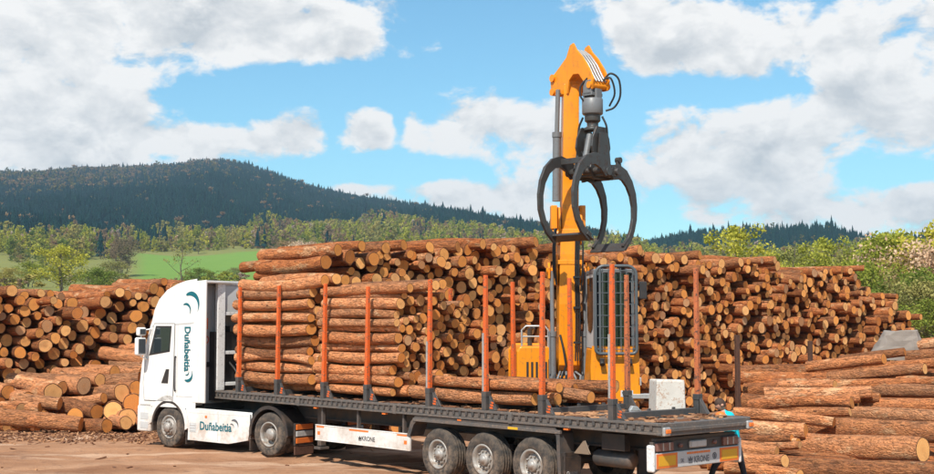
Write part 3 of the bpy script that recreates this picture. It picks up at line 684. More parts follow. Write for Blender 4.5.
def pale_of(s):
    h_ = (s.seed % 977) / 977.0
    return {'front': 0.65 + 0.35 * h_, 'middle': 0.65 + 0.35 * h_, 'low': 0.4 + 0.5 * h_, 'right': 0.35 + 0.65 * h_, 'heap': 0.4 + 0.6 * h_, 'under': 0.3}.get(s.pile, 0.55 * h_)
bp_ = []
bv, bf, bm_, bl, br_, bn = [], [], [], [], [], []; off = 0; n_own = 0
for s in LOGS:
    mtx = spec_matrix(s)
    if s.own:
        big = s.pile in ('right', 'heap')
        V, F, MI, LC, RAD = log_geo(s.L, s.r, s.seed, 20 if big else 16, 12 if big else 8)
        me = bpy.data.meshes.new('log'); me.from_pydata(V.tolist(), [], F); me.materials.append(M['bark']); me.materials.append(M['endgrain'])
        me.polygons.foreach_set('material_index', MI); me.polygons.foreach_set('use_smooth', [m == 0 for m in MI])
        attr(me, 'lc', 'FLOAT_VECTOR', 'POINT', LC); attr(me, 'rad', 'FLOAT', 'POINT', RAD); attr(me, 'rnd', 'FLOAT', 'POINT', np.full(len(V), (s.seed % 9973) / 9973.0)); attr(me, 'pale', 'FLOAT', 'POINT', np.full(len(V), pale_of(s)))
        me.update(); o = bpy.data.objects.new('log', me); COL.objects.link(o); o.matrix_world = mtx
        tag(o, s.label, 'log', s.group); n_own += 1
    else:
        V, F, MI, LC, RAD = log_geo(s.L, s.r, s.seed, 12, 4)
        A = np.array(mtx); bv.append(V @ A[:3, :3].T + A[:3, 3]); bf += [tuple(i + off for i in f) for f in F]; bm_ += MI; bl.append(LC); br_.append(RAD); bn.append(np.full(len(V), (s.seed % 9973) / 9973.0)); bp_.append(np.full(len(V), pale_of(s))); off += len(V)
me = bpy.data.meshes.new('stacked_logs'); me.from_pydata(np.concatenate(bv).tolist(), [], bf); me.materials.append(M['bark']); me.materials.append(M['endgrain'])
me.polygons.foreach_set('material_index', bm_); me.polygons.foreach_set('use_smooth', [m == 0 for m in bm_])
attr(me, 'lc', 'FLOAT_VECTOR', 'POINT', np.concatenate(bl)); attr(me, 'rad', 'FLOAT', 'POINT', np.concatenate(br_)); attr(me, 'rnd', 'FLOAT', 'POINT', np.concatenate(bn)); attr(me, 'pale', 'FLOAT', 'POINT', np.concatenate(bp_)); me.update()
o = bpy.data.objects.new('stacked_logs', me); COL.objects.link(o); tag(o, 'hundreds of smaller brown logs packed in the stacks behind the truck', 'logs', None, 'stuff')
print('own logs', n_own, 'mass', len(LOGS) - n_own, {k: sum(1 for s in LOGS if s.own and s.pile == k) for k in ('front', 'middle', 'low', 'heap', 'right', 'tall', 'left')})
# ------------------------------------------------------------------ the log trailer
TR = empty('log_trailer', TO, TRA, 'dark flatbed trailer with orange stakes carrying logs behind the white cab', 'trailer')
XF, XR = 13.55, -1.15                              # front and rear end
SX = [0.0, 1.75, 3.31, 5.03, 7.15, 8.77, 10.68, 12.42]
b = MB()
for i in range(14):                                # floor boards run lengthways, shallow joints
    y0 = -1.14 + i * 0.163; b.box(XR + 0.12, XF - 0.05, y0, y0 + 0.156, DECK - 0.05, DECK - 0.006 * (i % 2))
b.build('floor_boards', 'deck', TR)['kind'] = 'stuff'
for sgn in (1, -1):                                # side rail with rope hooks
    b = MB(); y1, y0 = sgn * 1.262, sgn * 1.15
    b.box(XR, XF, y0, y1, DECK - 0.035, DECK + 0.012)
    b.box(XR, XF, y0, sgn * 1.235, DECK - 0.15, DECK - 0.035)
    b.box(XR, XF, y0, y1 + sgn * 0.006, DECK - 0.19, DECK - 0.15)
    rail = b.build('side_rail', 'rail', TR, 0.006)
    b = MB(); x = XR + 0.2
    while x < XF - 0.1:
        b.box(x, x + 0.06, sgn * 1.235, sgn * 1.262, DECK - 0.105, DECK - 0.036); x += 0.19
    h = b.build('rope_hook', 'dark', rail); h['kind'] = 'stuff'
    for x in (2.55, 6.1, 9.7):
        b = MB(); b.box(x - 0.05, x + 0.05, sgn * 1.235, sgn * 1.285, DECK - 0.2, DECK - 0.0); b.build('joint_clamp', 'rail', rail, 0.01)
for sgn in (1, -1):
    b = MB(); y = sgn * 0.5
    b.box(XR + 0.35, XF - 0.3, y - 0.09, y + 0.09, DECK - 0.21, DECK - 0.19)
    b.box(XR + 0.35, XF - 0.3, y - 0.012, y + 0.012, DECK - 0.52, DECK - 0.21); b.box(XR + 0.35, 10.4, y - 0.09, y + 0.09, DECK - 0.55, DECK - 0.52)
    b.build('chassis_beam', 'dark', TR)
b = MB(); x = XR + 0.4
while x < XF: b.box(x, x + 0.08, -1.14, 1.14, DECK - 0.17, DECK - 0.06); x += 0.55
b.build('cross_members', 'dark', TR)['kind'] = 'stuff'
for i, x in enumerate(SX):
    b = MB(); b.box(x - 0.07, x + 0.07, -1.06, 1.06, DECK + 0.012, DECK + 0.125)
    b.box(x - 0.11, x + 0.11, -1.06, 1.06, DECK + 0.004, DECK + 0.014)
    for yy in (-0.6, 0.1, 0.7): b.box(x + 0.05, x + 0.085, yy, yy + 0.07, DECK + 0.014, DECK + 0.16)
    b.build('bunk_beam', 'dark', TR, 0.006)
    for sgn in (1, -1):
        lean = (rng.random() - 0.5) * 0.05; top = [2.76, 2.68, 2.66, 2.62, 2.52, 2.62, 2.62, 2.62][i] + DECK
        y0, y1 = sgn * 1.155, sgn * 1.25; z0 = DECK + 0.37
        b = MB(); vs = []
        for z in (z0, top):
            k = (z - z0) / (top - z0); w = 0.046 - 0.008 * k; dx = lean * k
            vs += [(x - w + dx, y0, z), (x + w + dx, y0, z), (x + w + dx, y1 - sgn * 0.03 * k, z), (x - w + dx, y1 - sgn * 0.03 * k, z)]
        b.add(vs, [(0, 1, 2, 3), (4, 5, 6, 7), (0, 1, 5, 4), (1, 2, 6, 5), (2, 3, 7, 6), (3, 0, 4, 7)])
        worn = (sgn < 0 and i < 2)
        st = b.build('stake', 'orange_worn' if worn else 'orange', TR, 0.008)
        if worn: st['label'] = 'rusty brown stake on the far rear side'
        b = MB(); b.box(x - 0.06, x + 0.06, y0 - sgn * 0.02, y1 + sgn * 0.012, DECK + 0.006, z0 - 0.02)
        b.prism([(x - 0.09, DECK + 0.006), (x - 0.09, DECK + 0.3), (x - 0.28, DECK + 0.02)], sgn * 1.13, sgn * 1.20)
        b.box(x - 0.066, x + 0.066, y0 - sgn * 0.03, y1 + sgn * 0.016, z0 - 0.10, z0 + 0.01)
        b.build('stake_socket', 'dark', st, 0.008)
        if sgn > 0:
            b = MB(); yf = sgn * 1.252
            for q in range(3): b.prism([(x - 0.13 - 0.02 * q, DECK + 0.05 + q * .05), (x - 0.10 - 0.02 * q, DECK + 0.085 + q * .05), (x - 0.19 - 0.01 * q, DECK + 0.085 + q * .05), (x - 0.21 - 0.01 * q, DECK + 0.05 + q * .05)], 1.2, 1.207)
            b.build('warning_mark', 'orange', st)
        if sgn > 0 and i in (0, 2, 3):
            b = MB(); b.box(x + 0.006, x + 0.053, 1.20, 1.2525, z0 + 0.02, z0 + 1.15 - 0.18 * (i == 3)); b.build('worn_side_strip', 'steel', st)
# headboard
b = MB(); hx = XF - 0.06
for y in (1.12, -1.12): b.box(hx - 0.07, hx + 0.07, y - 0.11, y + 0.11, DECK + 0.01, DECK + 2.80)
hb = b.build('headboard', 'white_frame', TR, 0.012)
for z in (0.12, 0.92, 1.92, 2.70):
    b = MB(); b.box(hx - 0.045, hx + 0.045, -1.01, 1.01, DECK + z, DECK + z + 0.09); b.build('headboard_bar', 'white_frame', hb, 0.01)
b = MB(); b.box(hx - 0.02, hx + 0.02, -1.0, 1.0, DECK + 2.02, DECK + 2.69); b.build('headboard_panel', 'panel_grey', hb)
# wheels
def wheel(parent, x, y, r, w, twin=False, front=False, side=1, name='wheel'):
    s = side
    o = MB(); ri = r * 0.56
    prof = [(ri, -w), (ri + 0.02, -w), (r * 0.93, -w + 0.0), (r, -w + 0.05), (r, -0.05), (r * 0.965, -0.012), (r * 0.90, 0.0), (r * 0.74, 0.012), (ri + 0.035, 0.004), (ri, -0.02), (ri - 0.005, -0.05)]
    o.lathe([(a, d * s) for a, d in prof], 40)
    for k in range(4):                              # tread grooves as raised ribs
        d = -w + 0.055 + k * (w - 0.11) / 4; o.lathe([(r, d * s), (r + 0.012, (d + 0.008) * s), (r + 0.012, (d + (w - 0.11) / 4 - 0.02) * s), (r, (d + (w - 0.11) / 4 - 0.008) * s)], 40)
    if twin: o.lathe([(a, (d - w - 0.06) * s) for a, d in prof], 32)
    t = o.build(name, 'tyre', parent); t.location = (x, y, r - 0.02)
    m = MB()
    if front: pr = [(ri, -0.03), (ri + 0.015, 0.0), (ri - 0.02, 0.006), (ri - 0.045, -0.03), (ri - 0.06, -0.05), (0.20, 0.015), (0.175, 0.035), (0.165, 0.03), (0.0, 0.03)]
    elif twin: pr = [(ri, -0.03), (ri + 0.015, 0.0), (ri - 0.02, 0.006), (ri - 0.04, -0.06), (ri - 0.055, -0.17), (0.19, -0.18), (0.165, -0.17), (0.15, -0.18), (0.0, -0.18)]
    else: pr = [(ri, -0.03), (ri + 0.015, 0.0), (ri - 0.02, 0.006), (ri - 0.05, -0.05), (ri - 0.065, -0.10), (0.205, -0.095), (0.185, -0.07), (0.165, -0.07), (0.0, -0.07)]
    m.lathe([(a, d * s) for a, d in pr], 36); rim = m.build('rim', 'rim', t)
    d0 = {True: 0.03}.get(front, -0.18 if twin else -0.07)
    h = MB()
    if twin: h.lathe([(0.145, d0 * s), (0.14, (d0 + 0.14) * s), (0.12, (d0 + 0.165) * s), (0.0, (d0 + 0.165) * s)], 24)
    else: h.lathe([(0.125, d0 * s), (0.118, (d0 + 0.05) * s), (0.10, (d0 + 0.065) * s), (0.085, (d0 + 0.062) * s), (0.075, (d0 + 0.085) * s), (0.0, (d0 + 0.09) * s)], 24)
    h.build('hub', 'hub', t)
    nuts = MB()
    for k in range(10):
        a = 2 * math.pi * k / 10; rr = 0.168 if not twin else 0.175
        nuts.lathe([(0.019, (d0 - 0.01) * s), (0.019, (d0 + 0.035) * s), (0.0, (d0 + 0.04) * s)], 6, 'y', (rr * math.cos(a), 0, rr * math.sin(a)), smooth=False)
    nuts.build('wheel_nuts', 'hub', t)
    holes = MB()
    if not front and not twin:
        for k in range(10):
            a = 2 * math.pi * (k + 0.5) / 10; holes.lathe([(0.022, -0.094 * s), (0.0, -0.093 * s)], 10, 'y', (0.232 * math.cos(a), 0, 0.232 * math.sin(a)))
        holes.build('hand_holes', 'black', t)
    return t
for x in (4.74, 3.39, 2.04):
    for s in (1, -1): wheel(TR, x, s * 1.22, 0.52, 0.37, side=s)
    b = MB(); b.tube([(x, -1.0, 0.5), (x, 1.0, 0.5)], 0.07); b.box(x - 0.3, x + 0.3, -0.62, -0.5, 0.45, 0.62); b.box(x - 0.3, x + 0.3, 0.5, 0.62, 0.45, 0.62); b.build('axle', 'dark', TR)
for s in (1, -1):                                  # long mudguard channel over the three wheels and its upright
    b = MB(); y1, y0 = s * 1.245, s * 0.86
    b.prism([(5.62, 0.80), (5.50, 1.06), (5.38, 1.16), (1.42, 1.16), (1.34, 1.10), (1.30, 0.40), (1.24, 0.40), (1.27, 1.14), (1.38, 1.24), (5.42, 1.24), (5.58, 1.11), (5.70, 0.82)], y0, y1)
    b.build('mudguard', 'dark', TR, 0.01)
    b = MB(); b.box(1.24, 5.5, s * 1.20, s * 1.262, 1.135, 1.20); b.build('mudguard_edge', 'rail', TR, 0.006)
    b = MB(); b.box(1.14, 1.185, s * 0.80, s * 1.23, 0.18, 0.72); b.box(1.15, 1.23, s * 0.84, s * 1.22, 0.72, 0.80)
    fl = b.build('mudflap', 'black', TR, 0.006)
    if s > 0:
        lettering('KRONE', 'flap_lettering', 'print_grey', fl, (1.137, 1.10, 0.40), (0, -1, 0), (0, 0, 1), 0.2, 0.05, 0.01)
        q = MB(); q.lathe([(0.035, 0.0), (0.035, -0.003), (0.022, -0.003), (0.022, 0.0)], 16, 'x', (1.138, 1.15, 0.425)); q.build('flap_emblem', 'panel_grey', fl)
# side guard boards with lettering
for s in (1, -1):
    b = MB(); b.box(5.62, 9.05, s * 1.19, s * 1.235, 0.50, 0.86)
    for z in (0.505, 0.845): b.box(5.62, 9.05, s * 1.20, s * 1.243, z - 0.004, z + 0.012)
    g = b.build('side_guard', 'white', TR, 0.006)
    for x in (5.9, 7.5, 8.85):
        b = MB(); b.box(x - 0.03, x + 0.03, s * 1.12, s * 1.19, 0.52, DECK - 0.16); b.build('guard_hanger', 'dark', g)
    y = s * 1.2362
    b = MB()
    for x0, x1 in ((5.72, 6.05), (7.05, 7.75), (8.7, 9.0)): b.box(x0, x1, s * 1.23, y, 0.795, 0.832)
    for x0 in (5.72, 8.86): b.box(x0, x0 + 0.10, s * 1.23, y, 0.63, 0.71)
    b.build('reflector', 'refl_orange', g)
    if s > 0:
        lettering('KRONE', 'guard_lettering', 'print_black', g, (7.28, 1.2352, 0.605), (-1, 0, 0), (0, 0, 1), 0.47, 0.105, 0.02)
        q = MB(); P = lambda a, c: (7.40 - a, 1.2375, 0.60 + c)
        for lo in ([(0, 0), (.10, 0), (.10, .022), (0, .022)], [(0, .03), (.10, .03), (.115, .10), (.078, .06), (.05, .115), (.022, .06), (-.015, .10)]): q.add([P(*p) for p in lo], [tuple(range(len(lo)))])
        q.build('crown_emblem', 'print_black', g)
# landing legs, air tanks, small side lamps
for s in (1, -1):
    b = MB(); b.box(9.35, 9.5, s * 0.72, s * 0.86, 0.32, DECK - 0.2); b.box(9.30, 9.55, s * 0.66, s * 0.92, 0.24, 0.30); b.build('landing_leg', 'dark', TR, 0.008)
b = MB(); b.lathe([(0.0, -0.45), (0.12, -0.45), (0.15, -0.40), (0.15, 0.40), (0.12, 0.45), (0.0, 0.45)], 20, 'x', (0.35, 0.75, 0.72)); b.build('air_tank', 'dark', TR)
b = MB(); b.box(-0.1, 0.45, 0.85, 1.0, 0.9, 1.2); b.build('tool_box', 'black', TR, 0.01)
b = MB(); b.prism([(0.92, 0.82), (0.58, 0.82), (0.70, 1.04)], 1.16, 1.2); b.build('wheel_chock', paint('chock_plastic', (0.22, 0.16, 0.11), 0.7, var=0.2, dirt=0.6), TR, 0.01)
for x in (9.05, 6.5, 4.05, 1.1): 
    b = MB(); b.box(x - 0.06, x + 0.06, 1.18, 1.25, DECK - 0.235, DECK - 0.195); b.build('marker_lamp', 'refl_orange', TR, 0.006)
b = MB(); b.box(2.35, 2.62, 1.255, 1.266, 1.145, 1.19); b.build('plate_mark', 'refl_yellow', TR)
# rear end
b = MB(); b.box(XR - 0.01, XR + 0.13, -1.24, 1.24, DECK - 0.21, DECK + 0.008); b.box(XR - 0.035, XR - 0.008, -1.16, 1.16, DECK - 0.14, DECK - 0.07)
rb = b.build('rear_beam', 'rail', TR, 0.012)
for y in (1.17, -1.17):
    b = MB(); b.box(XR - 0.07, XR - 0.01, y - 0.085, y + 0.085, DECK - 0.20, DECK - 0.05); b.build('corner_buffer', 'steel', rb, 0.02)
for y in (1.17, -1.17):
    b = MB(); b.box(XR - 0.10, XR - 0.072, y - 0.06, y + 0.06, DECK - 0.155, DECK - 0.085); b.build('corner_lamp', 'refl_orange', rb, 0.012)
XR += 0.22
b = MB(); b.box(XR + 0.02, XR + 0.12, -1.12, 1.12, 1.13, 1.19); b.box(XR + 0.02, XR + 0.10, -1.2, 1.2, 0.90, 1.13)
lb = b.build('lamp_bar', 'dark', TR, 0.01)
for s in (1, -1):
    b = MB(); b.box(XR - 0.035, XR + 0.03, s * 0.70, s * 1.14, 0.965, 1.115); l = b.build('tail_lamp', 'lamp', lb, 0.015)
    b = MB(); b.box(XR - 0.040, XR - 0.02, s * 0.80, s * 0.83, 0.975, 1.105); b.box(XR - 0.040, XR - 0.02, s * 0.97, s * 1.0, 0.975, 1.105); b.build('lens_divider', 'steel', l)
b = MB(); b.box(XR - 0.02, XR + 0.03, -0.24, 0.24, 0.975, 1.105); l = b.build('number_plate_holder', 'steel', lb, 0.02)
b = MB(); b.box(XR - 0.026, XR - 0.016, -0.20, 0.20, 0.995, 1.085); b.build('number_plate', 'panel_grey', l)
for y in (0.48, -0.48): 
    b = MB(); b.lathe([(0.0, -0.03), (0.035, -0.03), (0.04, 0.03)], 16, 'x', (XR, y, 1.04)); b.build('round_lamp', 'lamp', lb)
b = MB(); b.box(XR - 0.02, XR + 0.10, -1.18, 1.18, 0.66, 0.94); bp = b.build('rear_bumper', 'panel_grey', TR, 0.015)
for s in (1, -1):
    b = MB(); b.box(XR - 0.03, XR + 0.13, s * 1.18, s * 1.25, 0.62, 1.08); b.build('bumper_end_cap', 'white_frame', bp, 0.03)
for s in (1, -1):
    b = MB(); b.box(XR - 0.028, XR - 0.018, s * 0.60, s * 1.15, 0.675, 0.925); p = b.build('reflector_plate', 'refl_orange', bp)
    b = MB(); b.box(XR - 0.032, XR - 0.026, s * 0.65, s * 1.10, 0.715, 0.885); b.build('plate_centre', 'refl_yellow', p)
lettering('KRONE', 'bumper_lettering', 'print_grey', bp, (XR - 0.0215, 0.13, 0.715), (0, -1, 0), (0, 0, 1), 0.42, 0.115, 0.02)
q = MB(); P = lambda a, c: (XR - 0.0238, 0.29 - a, 0.715 + c)
for lo in ([(0, 0), (.11, 0), (.11, .024), (0, .024)], [(0, .034), (.11, .034), (.125, .115), (.085, .07), (.055, .13), (.025, .07), (-.015, .115)]): q.add([P(*p) for p in lo], [tuple(range(len(lo)))])
q.build('crown_emblem', 'print_grey', bp)
lettering('SK', 'class_mark', 'print_grey', bp, (XR - 0.0215, 0.50, 0.74), (0, -1, 0), (0, 0, 1), 0.09, 0.07, 0.01)
q = MB(); q.lathe([(0.06, -0.003), (0.06, 0.0), (0.045, 0.0), (0.045, -0.003), (0.06, -0.003)], 20, 'x', (XR - 0.021, -0.45, 0.80)); q.box(XR - 0.0245, XR - 0.021, -0.475, -0.425, 0.765, 0.835); q.build('round_mark', 'print_grey', bp)
b = MB()
for k in range(10): b.box(XR - 0.0245, XR - 0.0195, 0.33 - k * 0.066, 0.33 - k * 0.066 - 0.055, 0.875, 0.91)
b.build('reflector_strip', 'refl_orange', bp)
XR -= 0.22
# bark rubbish on the floor
b = MB()
for k in range(900):
    x, y = rng.uniform(-1.0, 5.3) if k < 640 else rng.uniform(5.3, 13.3), rng.uniform(-1.05, 1.1); l, w, h = rng.uniform(.03, .14), rng.uniform(.015, .05), rng.uniform(.004, .025)
    rot = (Matrix.Rotation(rng.uniform(0, 6.28), 3, 'Z') @ Matrix.Rotation(rng.normal(0, .25), 3, 'X')); z = DECK + 0.012
    b.box(x - l, x + l, y - w, y + w, z, z + h, int(rng.random() < 0.4), rot)
bl_ = paint('bark_chips', (0.17, 0.07, 0.032), 0.9, var=0.5, scale=3); bl2 = paint('pale_chips', (0.42, 0.21, 0.10), 0.9, var=0.4, scale=3)
b.build('bark_litter', [bl_, bl2], TR)['kind'] = 'stuff'

# ------------------------------------------------------------------ the tractor unit (x forwards from the rear axle)
UA = R(142.5); ut = Vector((math.cos(UA), math.sin(UA), 0)); un = Vector((-ut.y, ut.x, 0)) * -1
D0 = Vector((-4.77, 30.8, 0)); TU = D0 + un * 1.25
TRK = empty('tractor_unit', TU, UA, 'white high-roofed cab unit with teal lettering pulling the log trailer', 'truck')
side = [(2.72, 1.08), (2.72, 4.22), (3.05, 4.19), (3.40, 4.11), (3.78, 3.97), (4.08, 3.74), (4.25, 3.48), (4.34, 3.20), (4.40, 3.08), (4.62, 2.45), (4.72, 2.10), (4.80, 1.55), (4.82, 1.08)]
b = MB(); b.prism(side, -1.24, 1.24); cabo = b.build('cab', 'white', TRK, 0.07, 4)
for p in cabo.data.polygons: p.use_smooth = False
b = MB()
for s in (1, -1): b.prism([(2.30, 1.16), (2.30, 4.26), (2.78, 4.235), (2.78, 1.16)], s * 1.20, s * 1.246)
b.prism([(2.30, 4.25), (2.30, 4.19), (2.78, 4.17), (2.78, 4.24)], -1.20, 1.20)
b.build('side_fairing', 'white', cabo, 0.012)
b = MB(); b.box(2.66, 2.722, -1.16, 1.16, 1.12, 4.16); bw = b.build('rear_wall', 'wall_grey', cabo, 0.02)
b = MB()
for z in (1.7, 2.55, 3.42): b.box(2.652, 2.662, -1.1, 1.14, z, z + 0.02)
b.box(2.60, 2.665, 0.62, 0.70, 1.2, 4.1); b.build('wall_rib', 'wall_grey', bw)
b = MB(); b.lathe([(0.11, -0.004), (0.11, 0.0), (0.075, 0.0), (0.075, -0.004), (0.11, -0.004)], 24, 'x', (2.656, 0.93, 2.75)); b.build('round_sticker', paint('sticker_red', (0.5, 0.10, 0.05), 0.5), bw)
b = MB(); b.lathe([(0.075, -0.003), (0.0, -0.003)], 20, 'x', (2.657, 0.93, 2.75)); b.build('sticker_centre', 'panel_grey', bw)
b = MB(); b.box(2.652, 2.66, 0.86, 0.94, 3.02, 3.30); b.build('tall_sticker', 'orange', bw)
b = MB(); b.box(2.45, 2.655, -1.1, 0.80, 1.2, 2.95); b.box(2.40, 2.655, -0.9, 0.3, 2.95, 3.1); b.tube(curl([(2.5, 0.3, 2.2), (2.1, 0.35, 1.9), (1.9, 0.2, 1.4), (1.6, 0.1, 1.15)]), 0.03, 6); b.tube(curl([(2.5, 0.1, 2.2), (2.15, 0.1, 1.8), (1.9, 0.0, 1.4), (1.6, -0.1, 1.15)]), 0.03, 6); b.build('gap_dark_panel_hoses', 'black', bw, 0.0)  # black panel added to darken the gap behind the cab, with air hoses
b = MB(); b.box(2.63, 2.66, 0.82, 1.02, 2.05, 2.18); b.build('rear_vent', 'black', bw)
# door, window, handle, seams
def fx(px, py):                                    # photo point on the cab side -> (x, z) of the tractor frame
    r = (px - CX) / FPX; x = -(D0.x - r * D0.y) / (ut.x - r * ut.y) * 1.0
    Y = D0.y + x * ut.y; return x, at(px, py, Y).z
dpoly = [(4.30, 3.16), (4.62, 2.20), (4.72, 1.62), (4.66, 1.16), (3.52, 1.16), (3.48, 3.16)]
for s in (1, -1):
    b = MB(); b.prism(dpoly, s * 1.235, s * 1.25); d = b.build('door', 'white', cabo, 0.006)
    wp = [(4.235, 3.10), (4.50, 2.32), (3.66, 2.43), (3.60, 3.10)]
    b = MB(); b.prism(wp, s * 1.24, s * 1.2535); b.build('window_seal', 'black', cabo, 0.004)
    wi = [(4.19, 3.05), (4.43, 2.375), (3.70, 2.475), (3.64, 3.05)]
    b = MB(); b.prism(wi, s * 1.248, s * 1.2565); b.build('window', paint('dark_window', (0.02, 0.03, 0.035), 0.04, var=0.0, bump=0.0, spec=1.0), cabo)
    b = MB(); b.prism([(3.98, 1.62), (3.72, 1.62), (3.68, 1.98), (3.80, 1.98)], s * 1.246, s * 1.254); b.build('door_handle', 'black', cabo, 0.004)
    b = MB()
    for pa, pb_ in zip(dpoly, dpoly[1:] + dpoly[:1]): b.tube([(pa[0], s * 1.2435, pa[1]), (pb_[0], s * 1.2435, pb_[1])], 0.011, 5)
    b.build('door_seam', 'print_grey', cabo)
    b = MB(); b.tube(curl([(3.42, s * 1.24, 1.45), (3.42, s * 1.285, 1.50), (3.42, s * 1.285, 2.25), (3.42, s * 1.24, 2.30)]), 0.016, 6); b.build('grab_rail', 'black', cabo)
    b = MB(); b.box(2.76, 3.40, s * 1.238, s * 1.2475, 1.30, 1.31); b.box(3.36, 3.37, s * 1.238, s * 1.2475, 1.12, 3.14); b.build('panel_seam', 'panel_grey', cabo)
    b = MB(); b.prism([(4.44, 3.06), (4.36, 3.12), (2.74, 3.20), (2.74, 3.165), (4.36, 3.085)], s * 1.238, s * 1.2475); b.build('belt_seam', 'panel_grey', cabo)
# steps, bumper, arch
b = MB(); b.prism([(4.97, 0.34), (4.97, 1.0), (4.84, 1.10), (4.36, 1.10), (4.40, 0.75), (4.42, 0.34)], -1.24, 1.24); bm2 = b.build('front_bumper', 'white', TRK, 0.05, 3)
for s in (1, -1):
    b = MB(); b.box(4.50, 4.82, s * 1.235, s * 1.247, 0.42, 0.60); b.box(4.50, 4.82, s * 1.235, s * 1.247, 0.66, 0.84); b.build('step_recess', 'panel_grey', bm2, 0.004)
    b = MB(); b.box(4.965, 4.985, s * 0.75, s * 1.12, 0.6, 0.85); b.build('headlight', 'glass', bm2, 0.01)
    # wheel arch: dark lining and a pale lip
    arc = [(3.7 + 0.66 * math.cos(R(a)), 0.52 + 0.66 * math.sin(R(a))) for a in range(-12, 193, 12)]; arci = [(3.7 + 0.60 * math.cos(R(a)), 0.52 + 0.60 * math.sin(R(a))) for a in range(192, -13, -12)]
    b = MB(); b.prism(arc + arci, s * 0.75, s * 1.245); b.build('wheel_arch', 'black', TRK)
    b = MB(); a2 = [(3.7 + 0.80 * math.cos(R(a)), 0.52 + 0.80 * math.sin(R(a))) for a in range(0, 186, 12)]; a3 = [(3.7 + 0.66 * math.cos(R(a)), 0.52 + 0.66 * math.sin(R(a))) for a in range(186, -1, -12)]
    b.prism([p for p in a2] + [p for p in a3], s * 1.05, s * 1.25); b.build('arch_lip', 'white', TRK, 0.01)
b = MB(); b.prism([(4.405, 3.05), (4.43, 3.05), (4.75, 2.14), (4.72, 2.12)], -1.1, 1.1); b.build('windscreen', paint('screen_glass', (0.03, 0.04, 0.045), 0.05, bump=0.0), cabo)
b = MB(); b.box(4.80, 4.84, -0.8, 0.8, 1.15, 1.95)
b.build('grille', 'black', cabo, 0.01)
b = MB(); b.prism([(4.36, 3.22), (4.55, 3.10), (4.55, 3.06), (4.38, 3.14)], -1.1, 1.1); b.build('sun_visor', 'white', cabo, 0.01)
# mirrors stand out sideways from the front pillar
for s in (1, -1):
    b = MB(); b.tube([(4.42, s * 1.22, 3.02), (4.52, s * 1.50, 2.98), (4.52, s * 1.50, 2.30), (4.58, s * 1.22, 2.22)], 0.022, 6); arm = b.build('mirror_arm', 'white', cabo)
    for z0, z1, w in ((2.33, 2.80, 0.15), (2.84, 3.06, 0.13)):
        b = MB(); b.box(4.46, 4.60, s * 1.36, s * (1.36 + 2 * w), z0, z1); b.build('mirror_housing', 'white', arm, 0.05, 3)
        b = MB(); b.box(4.448, 4.47, s * 1.40, s * (1.32 + 2 * w), z0 + 0.04, z1 - 0.04); b.build('mirror_glass', 'mirror', arm, 0.008)
# chassis, tanks behind the skirt, white skirt with lettering
b = MB()
for s in (1, -1): b.box(-0.95, 4.3, s * 0.40 - 0.04, s * 0.40 + 0.04, 0.72, 0.98)
for x in (-0.9, 0.6, 2.0, 3.2): b.box(x, x + 0.1, -0.38, 0.38, 0.74, 0.95)
b.box(0.8, 3.0, -0.9, 0.9, 0.35, 0.85); b.box(2.7, 4.7, -0.9, 0.9, 0.7, 1.12)
b.build('chassis', 'dark', TRK)
b = MB(); b.lathe([(0.0, 0.0), (0.44, 0.0), (0.46, 0.04), (0.46, 0.10), (0.0, 0.11)], 28, 'z', (0.3, 0, 1.06)); b.box(-0.2, 0.8, -0.5, 0.5, 0.98, 1.08); b.build('fifth_wheel', 'dark', TRK)
for s in (1, -1):
    b = MB(); b.prism([(0.72, 0.34), (0.66, 0.60), (0.66, 0.97), (2.50, 1.0), (2.98, 1.0), (2.88, 0.70), (2.90, 0.24), (1.4, 0.22)], s * 1.17, s * 1.245); sk = b.build('side_skirt', 'white', TRK, 0.02, 3)
    b = MB(); b.box(1.78, 1.80, s * 1.2, s * 1.2475, 0.24, 0.98); b.box(0.68, 2.9, s * 1.2, s * 1.2470, 0.90, 0.91); b.build('skirt_seam', 'panel_grey', sk)
    b = MB(); b.box(2.60, 2.86, s * 1.24, s * 1.250, 0.42, 0.66)
    for k in range(3): b.box(2.62, 2.84, s * 1.25, s * 1.256, 0.45 + k * 0.07, 0.48 + k * 0.07)
    b.build('step_plate', 'panel_grey', sk, 0.003)
    b = MB(); b.box(2.20, 2.27, s * 1.24, s * 1.258, 0.80, 0.855); b.build('side_marker', 'refl_orange', sk, 0.004)
wheel(TRK, 3.7, 1.21, 0.52, 0.31, front=True, side=1); wheel(TRK, 3.7, -1.21, 0.52, 0.31, front=True, side=-1)
wheel(TRK, 0.0, 1.23, 0.52, 0.29, twin=True, side=1); wheel(TRK, 0.0, -1.23, 0.52, 0.29, twin=True, side=-1)
